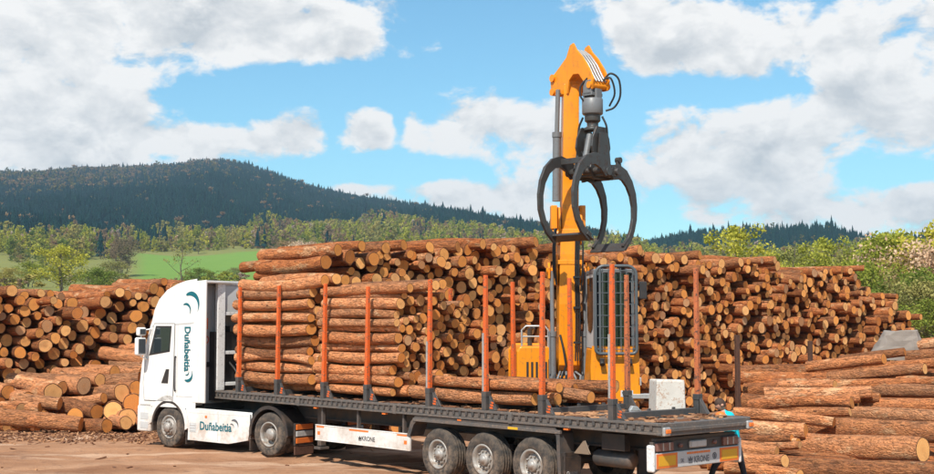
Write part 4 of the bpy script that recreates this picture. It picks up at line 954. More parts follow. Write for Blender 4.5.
for s in (1, -1):                                  # rear mudguards with rear lamp stacks and flaps
    ao = [(0.66 * math.cos(R(a)), 0.52 + 0.66 * math.sin(R(a))) for a in range(-8, 189, 10)]; ai = [(0.595 * math.cos(R(a)), 0.52 + 0.595 * math.sin(R(a))) for a in range(188, -9, -10)]
    b = MB(); b.prism(ao + ai, s * 0.60, s * 1.25); fd = b.build('rear_mudguard', 'black', TRK, 0.01)
    b = MB(); b.box(-0.86, -0.80, s * 0.58, s * 1.20, 0.28, 0.80); st = b.build('rear_lamp_carrier', 'black', TRK, 0.01)
    for z, m_ in ((0.65, 'refl_orange'), (0.49, 'panel_grey'), (0.33, 'refl_orange')):
        b = MB(); b.box(-0.885, -0.855, s * 0.62, s * 1.17, z, z + 0.125); b.build('lamp_bar_panel', m_, st, 0.008)
    b = MB(); b.box(-0.86, -0.82, s * 0.58, s * 1.20, 0.06, 0.26); b.build('mudflap', 'rust', TRK, 0.006)
    b = MB(); b.box(0.66, 0.70, s * 0.9, s * 1.2, 0.08, 0.34); b.box(3.02, 3.06, s * 0.9, s * 1.2, 0.10, 0.44); b.build('front_mudflap', 'black', TRK)
# lettering and moons
lettering('Du\u00f1abeitia', 'side_lettering', 'teal', cabo, (3.10, 1.2492, 3.08), (0, 0, -1), (-1, 0, 0), 1.14, 0.235, 0.026)
b = MB(); P = lambda a, c: (2.95 - a, 1.2505, 1.86 + c); crescent(b, 0, 0, 0.19, P, -130, 40, 0.42); crescent(b, -0.04, 0.06, 0.085, P, -130, 40, 0.42); b.build('small_moons', 'teal', cabo)
b = MB(); P = lambda a, c: (2.86 - a, 1.2485, 3.66 + c); crescent(b, 0, 0, 0.32, P, 130, -42, 0.38); crescent(b, -0.19, -0.15, 0.18, P, 130, -42, 0.36); b.build('big_moons', 'teal', cabo)
lettering('Du\u00f1abeitia', 'skirt_lettering', 'teal', TRK, (2.46, 1.2465, 0.49), (-1, 0, 0), (0, 0, 1), 1.17, 0.215, 0.026)
b = MB(); P = lambda a, c: (1.20 - a, 1.2485, 0.66 + c); crescent(b, 0, 0, 0.155, P, 130, -30, 0.4); crescent(b, -0.09, -0.04, 0.085, P, 130, -30, 0.4); b.build('skirt_moons', 'print_grey', TRK)

# ------------------------------------------------------------------ things on the trailer
b = MB(); g = np.random.default_rng(3)
ang = Matrix.Rotation(TRA + 0.35, 3, 'Z')
q = [(-.26, -.24), (.26, -.26), (.24, .25), (-.25, .24)]; vs = []
for z, k in ((0, 1.13), (0.03, 1.15), (0.60, 1.1), (0.64, 1.06)): vs += [(x * k + g.normal(0, .008), y * k + g.normal(0, .008), z) for x, y in q]
b.add(vs, [(0, 1, 2, 3), (12, 13, 14, 15)] + [(i * 4 + j, i * 4 + (j + 1) % 4, i * 4 + 4 + (j + 1) % 4, i * 4 + 4 + j) for i in range(3) for j in range(4)])
blk = b.build('concrete_block', 'white_block', None, 0.02, 2); pb = TM @ Vector((0.46, -0.86, DECK + 0.006)); blk.location = pb; blk.rotation_euler = (0.02, -0.02, TRA + 0.9)
tag(blk, 'weathered white block standing on the rear deck near the far rear stake', 'block')
b = MB(); b.lathe([(0.0, 0.075), (0.035, 0.07), (0.07, 0.056), (0.095, 0.03), (0.102, 0.006), (0.112, 0.0), (0.0, 0.0)], 24, 'z')
cp = b.build('orange_cap', 'refl_orange'); cp.location = TM @ Vector((-0.62, -1.08, DECK + 0.014)); tag(cp, 'small orange dome-shaped cap lying on the rear deck corner beside the person', 'cap')
b = MB(); b.box(-0.16, 0.16, -0.07, 0.07, 0, 0.10); b.prism([(-0.12, 0.10), (0.12, 0.10), (0.05, 0.2), (-0.06, 0.18)], -0.05, 0.05)
cl = b.build('load_clamp', 'steel', None, 0.015); cl.location = TM @ Vector((0.35, 0.22, DECK + 0.006)); cl.rotation_euler = (0, 0, TRA + 1.2); tag(cl, 'grey metal clamp lying on the deck left of the white block', 'clamp')
# ------------------------------------------------------------------ the timber loader (x to the picture right, y away, turned a little)
EO = Vector((2.36, 30.4, 0)); EA = R(2)
EX = empty('timber_loader', EO, EA, 'yellow wheeled timber loader with a caged cab standing behind the trailer', 'loader')
EM = Matrix.Translation(EO) @ Matrix.Rotation(EA, 4, 'Z')
b = MB(); b.box(-1.15, 1.15, -1.7, 1.7, 0.75, 1.15); b.lathe([(0.75, 1.15), (0.75, 1.42), (0.0, 1.42)], 28, 'z')
for x in (-1.2, 1.2):
    for y in (-1.9, 1.9): b.box(x - 0.12, x + 0.12, y - 0.12, y + 0.12, 0.05, 1.1); b.box(x - 0.3, x + 0.3, y - 0.3, y + 0.3, 0.0, 0.08)
b.build('undercarriage', 'dark', EX, 0.02)
for x in (1.18, -1.18):
    for y in (-1.15, 1.15):
        o = wheel(EX, 0, 0, 0.56, 0.42, side=1 if x > 0 else -1); o.location = (x, y, 0.545); o.rotation_euler = (0, 0, -math.pi / 2)
b = MB(); b.box(-1.2, 1.2, -0.8, 2.4, 1.42, 1.62); b.build('upper_frame', 'dark', EX, 0.02)
b = MB(); b.prism([(-1.18, 1.62), (-0.32, 1.62), (-0.32, 2.52), (-0.45, 2.62), (-1.10, 2.62), (-1.18, 2.5)], 0.0, 2.3); eng = b.build('engine_housing', 'yellow', EX, 0.04, 3)
b = MB(); b.prism([(-0.3, 1.62), (1.15, 1.62), (1.15, 2.4), (1.0, 2.5), (-0.3, 2.5)], 1.1, 2.5); b.build('counterweight', 'yellow', EX, 0.05, 3)
b = MB(); b.box(-1.185, -1.175, 0.3, 1.9, 1.9, 2.4)
for k in range(5): b.box(-0.95 + k * 0.11, -0.90 + k * 0.11, -0.012, 0.0, 1.85, 2.25)
b.build('louvre', 'black', eng)
b = MB(); b.tube([(-1.05, 0.1, 2.6), (-1.05, 0.1, 3.0), (-0.95, 0.1, 3.1), (-0.5, 0.1, 3.1), (-0.42, 0.1, 3.0), (-0.42, 0.1, 2.55)], 0.025, 8); b.tube([(-1.05, 0.1, 2.85), (-0.42, 0.1, 2.85)], 0.02, 6); b.build('handrail', 'steel', eng)
b = MB(); b.tube([(-0.8, 0.8, 2.6), (-0.8, 0.8, 3.0), (-0.72, 0.75, 3.08)], 0.06, 10); b.build('exhaust_pipe', 'grey_mech', eng)
# boom foot and machinery between the housings
BX = -0.04
b = MB()
for s in (1, -1): b.prism([(-1.0, 1.5), (0.5, 1.5), (0.2, 2.3), (-0.55, 2.35), (-0.95, 2.0)], BX + s * 0.36 - 0.03, BX + s * 0.36 + 0.03, 'x')
b.box(BX - 0.3, BX + 0.3, -0.6, 0.4, 1.5, 1.72)
b.build('boom_bracket', 'dark', EX, 0.01)
b = MB()
for k in range(6): b.tube([(BX - 0.28 + k * 0.1, -0.95, 1.6), (BX - 0.3 + k * 0.11, -1.05, 1.85 + 0.06 * (k % 3)), (BX - 0.2 + k * 0.07, -0.85, 2.05)], 0.03, 6)
b.box(BX - 0.35, BX - 0.1, -1.02, -0.8, 1.6, 1.9); b.box(BX + 0.12, BX + 0.36, -1.0, -0.8, 1.6, 1.8)
b.build('valve_block', 'grey_paint', EX)
# lower boom, tapering column
def beam(name, secs, mat, parent, bev=0.02):
    b = MB(); vs = []
    for x, y, z, wx, wy in secs: vs += [(x - wx, y - wy, z), (x + wx, y - wy, z), (x + wx, y + wy, z), (x - wx, y + wy, z)]
    n = len(secs); fs = [(0, 1, 2, 3), tuple(range(4 * n - 4, 4 * n))] + [(i * 4 + j, i * 4 + (j + 1) % 4, i * 4 + 4 + (j + 1) % 4, i * 4 + 4 + j) for i in range(n - 1) for j in range(4)]
    b.add(vs, fs); return b.build(name, mat, parent, bev)
BY = -0.75
lower = beam('lower_boom', [(BX, BY + 0.25, 1.95, 0.23, 0.20), (BX, BY + 0.1, 2.2, 0.24, 0.34), (BX, BY, 3.6, 0.24, 0.36), (BX + 0.01, BY, 4.75, 0.225, 0.36), (BX + 0.03, BY, 5.35, 0.22, 0.30)], 'yellow', EX, 0.02)
b = MB()
for s in (1, -1):                                  # lugs for the lift rams
    b.prism([(BY - 0.2, 4.05), (BY + 0.2, 4.05), (BY + 0.28, 4.4), (BY + 0.1, 4.75), (BY - 0.15, 4.75), (BY - 0.3, 4.4)], BX + s * 0.25, BX + s * 0.33, 'x'); b.prism([(BY - 0.12, 4.2), (BY + 0.12, 4.2), (BY + 0.14, 4.45), (BY, 4.58), (BY - 0.14, 4.45)], BX + s * 0.42, BX + s * 0.47, 'x')
    b.tube([(BX + s * 0.24, BY, 4.38), (BX + s * 0.5, BY, 4.38)], 0.075, 14)
b.box(BX - 0.30, BX + 0.30, BY - 0.375, BY - 0.355, 4.52, 4.62)
b.build('ram_lug', 'yellow', lower, 0.008)['label'] = 'yellow lugs on both sides of the boom'
for s in (1, -1):
    x = BX + s * 0.375
    b = MB(); b.tube([(x, BY - 0.12, 1.85), (x, BY - 0.12, 2.9)], 0.085, 14); b.tube([(x, BY - 0.12, 2.86), (x, BY - 0.12, 2.98)], 0.10, 14); b.tube([(x - 0.07, BY - 0.2, 2.0), (x - 0.07, BY - 0.2, 2.95)], 0.02, 6)
    r_ = b.build('lift_ram', 'grey_paint', EX)
    b = MB(); b.tube([(x, BY - 0.12, 2.9), (x, BY - 0.03, 4.38)], 0.05, 12); b.build('ram_rod', 'grey_paint', r_)
b = MB()
for k in range(3): b.tube(curl([(BX + 0.12 + k * 0.05, BY - 0.40, 2.3), (BX + 0.14 + k * 0.045, BY - 0.39, 3.2), (BX + 0.13 + k * 0.04, BY - 0.385, 4.3), (BX + 0.15 + k * 0.04, BY - 0.36, 5.2)]), 0.018, 6)
for z in (2.7, 3.5, 4.2): b.box(BX + 0.08, BX + 0.25, BY - 0.425, BY - 0.36, z, z + 0.05)
hz_ = b.build('hose_run', 'hose', lower); hz_['kind'] = 'stuff'
# knuckle and upper boom
b = MB()
for s in (1, -1):
    b.prism([(BY - 0.28, 5.0), (BY + 0.28, 5.0), (BY + 0.30, 5.5), (BY + 0.2, 5.85), (BY - 0.2, 5.85), (BY - 0.34, 5.4)], BX + 0.03 + s * 0.25 - 0.02, BX + 0.03 + s * 0.25 + 0.03, 'x')
    b.tube([(BX + 0.03 + s * 0.2, BY - 0.1, 5.22), (BX + 0.03 + s * 0.40, BY - 0.1, 5.22)], 0.13, 16)
    b.box(BX + s * 0.33 - 0.07, BX + s * 0.33 + 0.07, BY - 0.2, BY + 0.1, 5.35, 5.9)
b.build('knuckle', 'yellow', EX, 0.012)
upper = beam('upper_boom', [(BX + 0.03, BY, 5.1, 0.20, 0.26), (BX + 0.04, BY, 5.8, 0.19, 0.30), (BX + 0.08, BY + 0.02, 8.3, 0.18, 0.26), (BX + 0.09, BY + 0.02, 8.75, 0.18, 0.25)], 'yellow', EX, 0.02)
b = MB(); b.tube([(BX - 0.27, BY - 0.1, 6.0), (BX - 0.25, BY - 0.1, 7.55)], 0.095, 14); b.tube([(BX - 0.25, BY - 0.1, 7.5), (BX - 0.25, BY - 0.1, 7.62)], 0.11, 14)
r_ = b.build('stick_ram', 'grey_paint', EX)
b = MB(); b.tube([(BX - 0.25, BY - 0.1, 7.55), (BX - 0.22, BY - 0.12, 8.62)], 0.055, 12); b.build('ram_rod', 'grey_paint', r_)
b = MB()
for k, (dx, dy) in enumerate(((-.33, -.28), (-.30, -.33), (.27, -.3))):
    b.tube([(BX + dx, BY + dy, 5.35), (BX + dx * 1.15, BY + dy - 0.12, 4.9), (BX + dx * 1.12, BY + dy - 0.05, 4.4), (BX + dx, BY + dy, 4.2 - 0.15 * k)], 0.022, 6)
b.tube([(BX - .22, BY - .33, 2.9), (BX - .16, BY - .42, 2.6), (BX - .10, BY - .45, 2.2), (BX - 0.2, BY - 0.4, 1.9)], 0.025, 6)
b.build('hydraulic_hose', 'hose', EX)['kind'] = 'stuff'
# gooseneck head: two cheek plates over a curved box, reaching towards the lens
HC = Vector((BX + 0.09, BY + 0.02, 0)); HA = R(-57) - EA
hd = Vector((math.cos(HA), math.sin(HA), 0)); hp = Vector((-hd.y, hd.x, 0))
prof = [(-0.42, 8.55), (-0.46, 8.95), (-0.30, 9.05), (-0.10, 9.18), (0.16, 9.36), (0.30, 9.62), (0.42, 9.66), (0.54, 9.48), (0.76, 9.28), (1.00, 8.98), (1.16, 8.70), (1.10, 8.48), (0.92, 8.48), (0.80, 8.70), (0.62, 8.90), (0.42, 8.92), (0.26, 8.80), (0.20, 8.5)]
inner = [(-0.30, 8.55), (-0.30, 8.88), (0.05, 9.10), (0.30, 9.32), (0.60, 9.24), (0.90, 8.95), (1.05, 8.60), (0.92, 8.52), (0.80, 8.74), (0.62, 8.93), (0.42, 8.95), (0.24, 8.82), (0.18, 8.5)]
def sweep(b, poly, o0, o1):
    n = len(poly); vs = [HC + hd * a + hp * o0 + Vector((0, 0, z)) for a, z in poly] + [HC + hd * a + hp * o1 + Vector((0, 0, z)) for a, z in poly]
    b.add(vs, [(i, (i + 1) % n, (i + 1) % n + n, i + n) for i in range(n)] + [tuple(range(n)), tuple(range(2 * n - 1, n - 1, -1))])
b = MB(); sweep(b, prof, -0.25, -0.20); sweep(b, prof, 0.20, 0.25); sweep(b, inner, -0.199, 0.199)
head = b.build('boom_head', 'yellow', EX, 0.008)
b = MB()
for z in (8.62, 8.95):
    p = HC + hd * -0.34 + Vector((0, 0, z)); b.tube([p - hp * 0.30, p + hp * 0.30], 0.09, 14)
p = HC + hd * 1.04 + Vector((0, 0, 8.58)); b.tube([p - hp * 0.29, p + hp * 0.29], 0.08, 14)
b.build('head_pin', 'yellow', head)
b = MB()
for k in range(4):
    o = -0.13 + k * 0.085; b.tube([HC + hd * a + hp * o + Vector((0, 0, z)) for a, z in ((0.36, 9.52), (0.60, 9.36), (0.84, 9.10), (1.02, 8.82), (1.14, 8.66))], 0.026, 6)
b.build('head_pipe', 'steel', head)['kind'] = 'stuff'
b = MB()
b.tube(curl([HC + hd * a + hp * o + Vector((0, 0, z)) for a, o, z in ((1.12, 0.12, 8.75), (1.22, 0.22, 8.86), (1.33, 0.36, 8.72), (1.33, 0.40, 8.35), (1.2, 0.34, 8.1), (1.05, 0.2, 8.02))]), 0.024, 6)
b.tube(curl([HC + hd * a + hp * o + Vector((0, 0, z)) for a, o, z in ((1.12, 0.05, 8.7), (1.26, 0.18, 8.74), (1.28, 0.28, 8.4), (1.12, 0.25, 8.12))]), 0.022, 6)
b.tube(curl([HC + hd * a + hp * o + Vector((0, 0, z)) for a, o, z in ((0.95, -0.25, 8.75), (0.84, -0.36, 8.55), (0.86, -0.36, 8.3), (0.98, -0.2, 8.12))]), 0.022, 6)
b.build('grapple_hose', 'hose', head)['kind'] = 'stuff'
# cab
cx0, cx1, cy0, cy1 = 0.34, 1.24, -2.40, -1.05
b = MB(); b.prism([(cx0 - 0.08, 1.52), (cx1 + 0.06, 1.52), (cx1 + 0.04, 2.62), (cx0, 2.62)], cy0, cy1); cabin = b.build('cab_base', 'yellow', EX, 0.05, 3)
b = MB()
for x in (cx0 + 0.03, cx1 - 0.03):
    for y in (cy0 + 0.06, cy1 - 0.04): b.box(x - 0.035, x + 0.035, y - 0.04, y + 0.04, 2.6, 4.30)
b.box(cx0, cx1, cy0 + 0.02, cy1, 4.26, 4.36)
b.build('cab_frame', 'grey_paint', EX, 0.02)
b = MB(); b.box(cx0 + 0.07, cx1 - 0.07, cy0 + 0.05, cy0 + 0.06, 2.62, 4.26); b.build('front_pane', 'glass', EX)
b = MB(); b.box(cx1 - 0.04, cx1 - 0.03, cy0 + 0.11, cy1 - 0.09, 2.62, 4.26); b.build('right_pane', 'glass', EX)
b = MB(); b.box(cx0 + 0.1, cx1 - 0.1, cy1 - 0.03, cy1 - 0.02, 2.62, 4.26); b.build('rear_panel', 'grey_paint', EX)
b = MB(); b.prism([(cy0 + 0.10, 2.62), (cy1 - 0.08, 2.62), (cy1 - 0.08, 4.26), (cy0 + 0.10, 4.26)], cx0 + 0.015, cx0 + 0.035, 'x'); door_ = b.build('cab_door', 'beige', EX, 0.004)
wo_ = [(cy0 + 0.22, 4.18), (cy0 + 0.18, 3.4), (cy0 + 0.30, 3.05), (cy0 + 0.60, 2.95), (cy1 - 0.35, 3.0), (cy1 - 0.18, 3.3), (cy1 - 0.18, 4.18)]
b = MB(); b.prism(wo_, cx0 + 0.002, cx0 + 0.016, 'x'); b.build('door_window', paint('brown_glass', (0.06, 0.035, 0.025), 0.08, bump=0.0), door_)
b = MB(); b.box(0.66, 1.08, -1.75, -1.25, 2.62, 3.0); b.box(0.66, 1.08, -1.35, -1.22, 3.0, 3.75); b.box(0.48, 0.58, -2.0, -1.4, 2.62, 3.15); b.box(1.06, 1.15, -2.0, -1.4, 2.62, 3.15); b.build('driver_seat', 'black', EX, 0.05)
b = MB(); b.box(0.45, 1.14, cy0 + 0.12, cy0 + 0.3, 2.62, 2.8); b.tube([(0.86, cy0 + 0.2, 2.7), (0.86, cy0 + 0.42, 3.2)], 0.03, 8); b.build('console', 'black', EX)
# guard: bent outer tube and welded grid
gy = cy0 - 0.13; x0, x1, z0, z1, cr = cx0 + 0.02, cx1 + 0.02, 2.50, 4.42, 0.20
loop = []
for ccx, ccz, a0 in ((x1 - cr, z1 - cr, 0), (x0 + cr, z1 - cr, 90), (x0 + 0.1, z0 + 0.1, 180), (x1 - 0.1, z0 + 0.1, 270)):
    rr_ = cr if ccz > 3 else 0.1
    loop += [(ccx + rr_ * math.cos(R(a0 + k * 18)), gy, ccz + rr_ * math.sin(R(a0 + k * 18))) for k in range(6)]
b = MB(); b.tube(loop, 0.036, 10, closed=True); b.tube([(x0 + 0.10, gy, z0 + 0.0), (x0 + 0.10, gy, z1 - 0.02)], 0.03, 8)
for x in (x0 + 0.05, x1 - 0.05):
    for z in (2.6, 4.25): b.tube([(x, gy, z), (x, cy0 + 0.05, z)], 0.03, 8)
grd = b.build('cab_guard', 'guard', EX)
for k in range(6):
    x = x0 + 0.16 + k * (x1 - x0 - 0.24) / 5.0; b = MB(); b.box(x - 0.010, x + 0.010, gy - 0.012, gy + 0.012, z0 + 0.03, z1 - 0.05); b.build('guard_bar', 'guard', grd)
for k in range(8):
    z = z0 + 0.1 + k * (z1 - z0 - 0.2) / 7.0; b = MB(); b.box(x0 + 0.04, x1 - 0.04, gy - 0.022 , gy - 0.0125, z - 0.009, z + 0.009); b.build('guard_bar', 'guard', grd)
for x in (cx0 + 0.16, cx1 - 0.14):
    b = MB(); b.box(x - 0.05, x + 0.05, cy0 - 0.14, cy0 - 0.02, 2.30, 2.40); b.tube([(x, cy0 - 0.1, 2.32), (x, cy0 - 0.16, 2.26)], 0.06, 10); b.build('guard_foot', 'black', EX, 0.01)
b = MB(); b.box(0.92, 1.19, cy0 - 0.008, cy0 + 0.0, 1.56, 1.70); lab = b.build('number_label', 'panel_grey', EX)
lettering('926', 'label_number', 'print_black', lab, (0.945, cy0 - 0.0095, 1.585), (1, 0, 0), (0, 0, 1), 0.22, 0.09, 0.02)
b = MB(); b.box(1.17, 1.70, cy0 - 0.05, cy0 + 0.25, 1.52, 1.62); b.box(1.30, 1.38, cy0 + 0.0, cy0 + 0.08, 1.80, 1.98); b.build('side_step', 'steel', EX, 0.01)
b = MB(); b.tube([(1.23, cy0 + 0.1, 4.0), (1.39, cy0 - 0.05, 4.02)], 0.02, 6); b.box(1.34, 1.50, cy0 - 0.10, cy0 - 0.02, 3.70, 4.08); b.build('mirror', 'black', EX, 0.03)
b = MB(); b.tube([(0.45, cy0 - 0.05, 4.3), (0.45, cy0 - 0.05, 4.4)], 0.03, 6); b.box(0.9, 1.02, cy0 - 0.06, cy0 + 0.05, 4.36, 4.46); b.build('work_lamp', 'black', EX, 0.01)

# ------------------------------------------------------------------ grapple hanging from the head
GP = EM @ (HC + hd * 0.98 + Vector((0, 0, 8.60))) + Vector((-0.10, 0, 0.0))
GA = R(-44)
GR = empty('timber_grapple', GP, GA, 'dark steel timber grapple with open curved jaws hanging from the loader boom', 'grapple')
b = MB()
for s in (1, -1): b.box(-0.12, 0.12, s * 0.17 - 0.03, s * 0.17 + 0.03, -0.24, 0.10); b.box(s * 0.17 - 0.03, s * 0.17 + 0.03, -0.10, 0.10, -0.36, -0.10)
b.box(-0.14, 0.14, -0.20, 0.20, -0.26, -0.18)
b.build('hanger_link', 'grey_paint', GR, 0.012)
b = MB(); b.lathe([(0.0, -0.58), (0.22, -0.58), (0.24, -0.60), (0.24, -0.92), (0.22, -0.95), (0.0, -0.95)], 24, 'z'); b.build('rotator', 'grey_paint', GR)
b = MB(); b.lathe([(0.18, -0.95), (0.18, -1.10), (0.13, -1.14), (0.13, -1.22), (0.2, -1.26), (0.2, -1.32), (0, -1.32)], 20, 'z')
for s in (1, -1):
    b.prism([(-0.16, -1.25), (0.16, -1.25), (0.30, -1.5), (0.34, -1.72), (0.27, -1.9), (0.36, -2.1), (0.42, -2.25), (0.26, -2.46), (-0.26, -2.46), (-0.42, -2.25), (-0.36, -2.1), (-0.27, -1.9), (-0.34, -1.72), (-0.30, -1.5)], s * 0.22 - 0.03, s * 0.22 + 0.03, 'x')
    b.prism([(-0.13, -1.4), (0.13, -1.4), (0.22, -2.1), (-0.22, -2.1)], s * 0.31 - 0.025, s * 0.31 + 0.025, 'x')
b.box(-0.5, 0.5, -0.25, -0.18, -2.40, -2.18); b.box(-0.5, 0.5, 0.18, 0.25, -2.40, -2.18); b.box(-0.16, 0.16, -0.12, 0.12, -2.2, -1.5)
for s in (1, -1): b.tube([(-0.56, s * 0.24, -2.28), (0.56, s * 0.24, -2.28)], 0.085, 14)
gb = b.build('grapple_body', 'grey_mech', GR, 0.01)
for s in (1, -1):
    b = MB(); b.tube([(0.0, s * 0.10, -1.42), (0.0, s * 0.26, -1.95)], 0.075, 12); rm = b.build('jaw_ram', 'grey_paint', GR)
    b = MB(); b.tube([(0.0, s * 0.26, -1.93), (0.0, s * 0.42, -2.35)], 0.04, 10); b.build('ram_rod', 'chrome', rm)
b = MB()
for s in (1, -1): b.tube(curl([(s * 0.2, s * 0.1, -1.0), (s * 0.30, s * 0.13, -1.25), (s * 0.27, s * 0.17, -1.6), (s * 0.16, s * 0.14, -1.9)]), 0.024, 6)
b.build('grapple_hose', 'hose', GR)['kind'] = 'stuff'
def jaw(sgn, line, off0, off1, horn):
    pl, pr = [], []
    k = len(line); P2 = [Vector((q, z)) for q, z, w in line]
    for i in range(k):
        d = (P2[min(i + 1, k - 1)] - P2[max(i - 1, 0)]).normalized(); nrm = Vector((-d.y, d.x)); w = line[i][2]
        pl.append(P2[i] + nrm * w / 2); pr.append(P2[i] - nrm * w / 2)
    j = None
    for e in (off0, off1):
        b = MB(); n = k; vs = []
        for o_ in (e - 0.035, e + 0.035): vs += [(o_, sgn * p.x, p.y) for p in pl] + [(o_, sgn * p.x, p.y) for p in pr]
        fs = []
        for i in range(n - 1):
            fs += [(i, i + 1, n + i + 1, n + i), (2 * n + i, 2 * n + i + 1, 3 * n + i + 1, 3 * n + i), (i, i + 1, 2 * n + i + 1, 2 * n + i), (n + i, n + i + 1, 3 * n + i + 1, 3 * n + i)]
        fs += [(0, n, 3 * n, 2 * n), (n - 1, 2 * n - 1, 4 * n - 1, 3 * n - 1)]
        b.add(vs, fs); o = b.build('jaw_plate', 'grey_mech', j if j else GR, 0.006)
        if j is None: j = o; o.name = 'jaw'
    q, z, w = line[-1]; q1, z1, _ = line[-2]
    b = MB(); dd = (Vector((q, z)) - Vector((q1, z1))).normalized(); nn = Vector((-dd.y, dd.x))
    pts = [Vector((q, z)) - dd * 0.16 + nn * 0.03, Vector((q, z)) + dd * 0.10 + nn * 0.012, Vector((q, z)) + dd * 0.10 - nn * 0.012, Vector((q, z)) - dd * 0.16 - nn * 0.03]
    b.prism([(sgn * p.x, p.y) for p in pts], off0 - 0.06, off1 + 0.06, 'x'); b.build('jaw_lip', 'grey_mech', j, 0.005)
    b = MB(); q, z, _ = line[2]; b.box(off0, off1, sgn * q - 0.03, sgn * q + 0.03, z - 0.07, z + 0.06); b.tube([(off0 - 0.05, sgn * line[0][0], line[0][1]), (off1 + 0.05, sgn * line[0][0], line[0][1])], 0.10, 14); b.build('jaw_brace', 'grey_mech', j, 0.006)
    if horn:
        b = MB(); b.prism([(sgn * 0.30, -2.30), (sgn * 0.42, -1.98), (sgn * 0.50, -1.98), (sgn * 0.56, -2.35)], off1 - 0.09, off1 - 0.03, 'x'); b.tube([(off1 - 0.12, sgn * 0.46, -1.99), (off1, sgn * 0.46, -1.99)], 0.07, 12); b.build('jaw_horn', 'grey_mech', j)
crv = lambda pts, n: pts
LJ = [(0.12, -2.30, 0.34), (0.34, -2.12, 0.31), (0.60, -2.05, 0.27), (0.86, -2.11, 0.235), (1.08, -2.28, 0.21), (1.24, -2.55, 0.175), (1.31, -2.85, 0.155), (1.30, -3.17, 0.145), (1.20, -3.44, 0.145), (1.04, -3.66, 0.16), (0.80, -3.82, 0.20)]
RJ = [(0.12, -2.30, 0.34), (0.36, -2.26, 0.32), (0.58, -2.34, 0.29), (0.76, -2.52, 0.25), (0.89, -2.76, 0.215), (0.95, -3.04, 0.175), (0.94, -3.32, 0.155), (0.86, -3.58, 0.145), (0.74, -3.80, 0.145), (0.54, -4.00, 0.16)]
jaw(-1, LJ, -0.46, 0.52, False); jaw(1, RJ, -0.42, 0.44, True)

for ch in GR.children_recursive:                   # short link: everything below it sits 0.27 m higher
    if ch.name.split('.')[0] != 'hanger_link': ch.data.transform(Matrix.Translation((0, 0, 0.27)))

# ------------------------------------------------------------------ posts, block on the heap
for px, y0, Y, lab in ((737, 335, 34.5, 'rusty steel post left of its twin, standing before the tall stack'), (810, 341, 38.0, 'rusty steel post rising behind the right-hand log heap')):
    p = at(px, y0, Y); b = MB(); h = p.z; w = 0.055
    b.box(-w, w, -0.05, -0.035, 0, h); b.box(-w, w, 0.035, 0.05, 0, h); b.box(-0.012, 0.012, -0.035, 0.035, 0, h); b.box(-0.14, 0.14, -0.14, 0.14, -0.05, 0.03)
    o = b.build('steel_post', 'rust'); o.location = (p.x, Y, 0); o.rotation_euler = (0, 0, 0.6); tag(o, lab, 'post', 'rusty steel posts of the log yard')
b = MB(); g = np.random.default_rng(21); nr, na_ = 7, 18; vs = []
for i in range(nr):                                # broken, rounded stump: wide foot, sloping left shoulder, uneven top
    z = 0.82 * i / (nr - 1); k = i / (nr - 1)
    for j in range(na_):
        a = 2 * math.pi * j / na_; ca, sa = math.cos(a), math.sin(a); w = (0.84 - 0.30 * k if ca > 0 else 0.84 - 0.52 * k ** 0.9); q = (abs(ca) ** 3.2 + abs(sa) ** 3.2) ** (-1 / 3.2)
        f = 1 + g.normal(0, 0.025); vs.append((ca * q * w * f, sa * q * (0.46 - 0.08 * k) * f, z + g.normal(0, 0.02) + (0.03 * ca if i == nr - 1 else 0)))
vs.append((0, 0, 0.80)); b.add(vs, [(i * na_ + j, i * na_ + (j + 1) % na_, (i + 1) * na_ + (j + 1) % na_, (i + 1) * na_ + j) for i in range(nr - 1) for j in range(na_)] + [((nr - 1) * na_ + j, (nr - 1) * na_ + (j + 1) % na_, nr * na_) for j in range(na_)])
o = b.build('concrete_stump', 'concrete', None, 0.02, 2); p = at(897, 361, 34.6); o.location = p; o.rotation_euler = (0, 0.02, -0.25)
tag(o, 'large grey concrete stump resting on top of the right-hand log heap', 'concrete block')
# ------------------------------------------------------------------ trees and bushes
def leaf_quads(centres, radii, n, size, g, squash=0.85):
    """small leaf faces spread through clumps; returns verts, faces, per-face tone"""
    c = np.asarray(centres); k = g.integers(0, len(c), n)
    d = g.normal(0, 1, (n, 3)); d /= np.linalg.norm(d, axis=1)[:, None]
    q = g.random(n) ** 0.45
    p = c[k] + d * (np.asarray(radii)[k] * q)[:, None] * np.array([1, 1, squash])
    a = g.normal(0, 1, (n, 3)); a /= np.linalg.norm(a, axis=1)[:, None]; b = np.cross(a, g.normal(0, 1, (n, 3))); b /= np.linalg.norm(b, axis=1)[:, None]
    s = size * g.uniform(0.6, 1.3, n)[:, None]
    v = np.stack([p - a * s, p + b * s * 0.55, p + a * s, p - b * s * 0.55], 1).reshape(-1, 3)
    tone = np.clip(0.5 + 0.28 * g.normal(0, 1, n) + 0.25 * g.normal(0, 1, len(c))[k], 0, 1)
    return v, tone
def leaf_mesh(name, v, tone, mat):
    n = len(tone); me = bpy.data.meshes.new(name); me.vertices.add(4 * n); me.vertices.foreach_set('co', v.ravel())
    me.loops.add(4 * n); me.loops.foreach_set('vertex_index', np.arange(4 * n, dtype=np.int32)); me.polygons.add(n); me.polygons.foreach_set('loop_start', np.arange(n, dtype=np.int32) * 4)
    me.update(calc_edges=True); me.materials.append(M[mat]); a = me.attributes.new('rnd', 'FLOAT', 'FACE'); a.data.foreach_set('value', tone.astype(np.float32)); return me
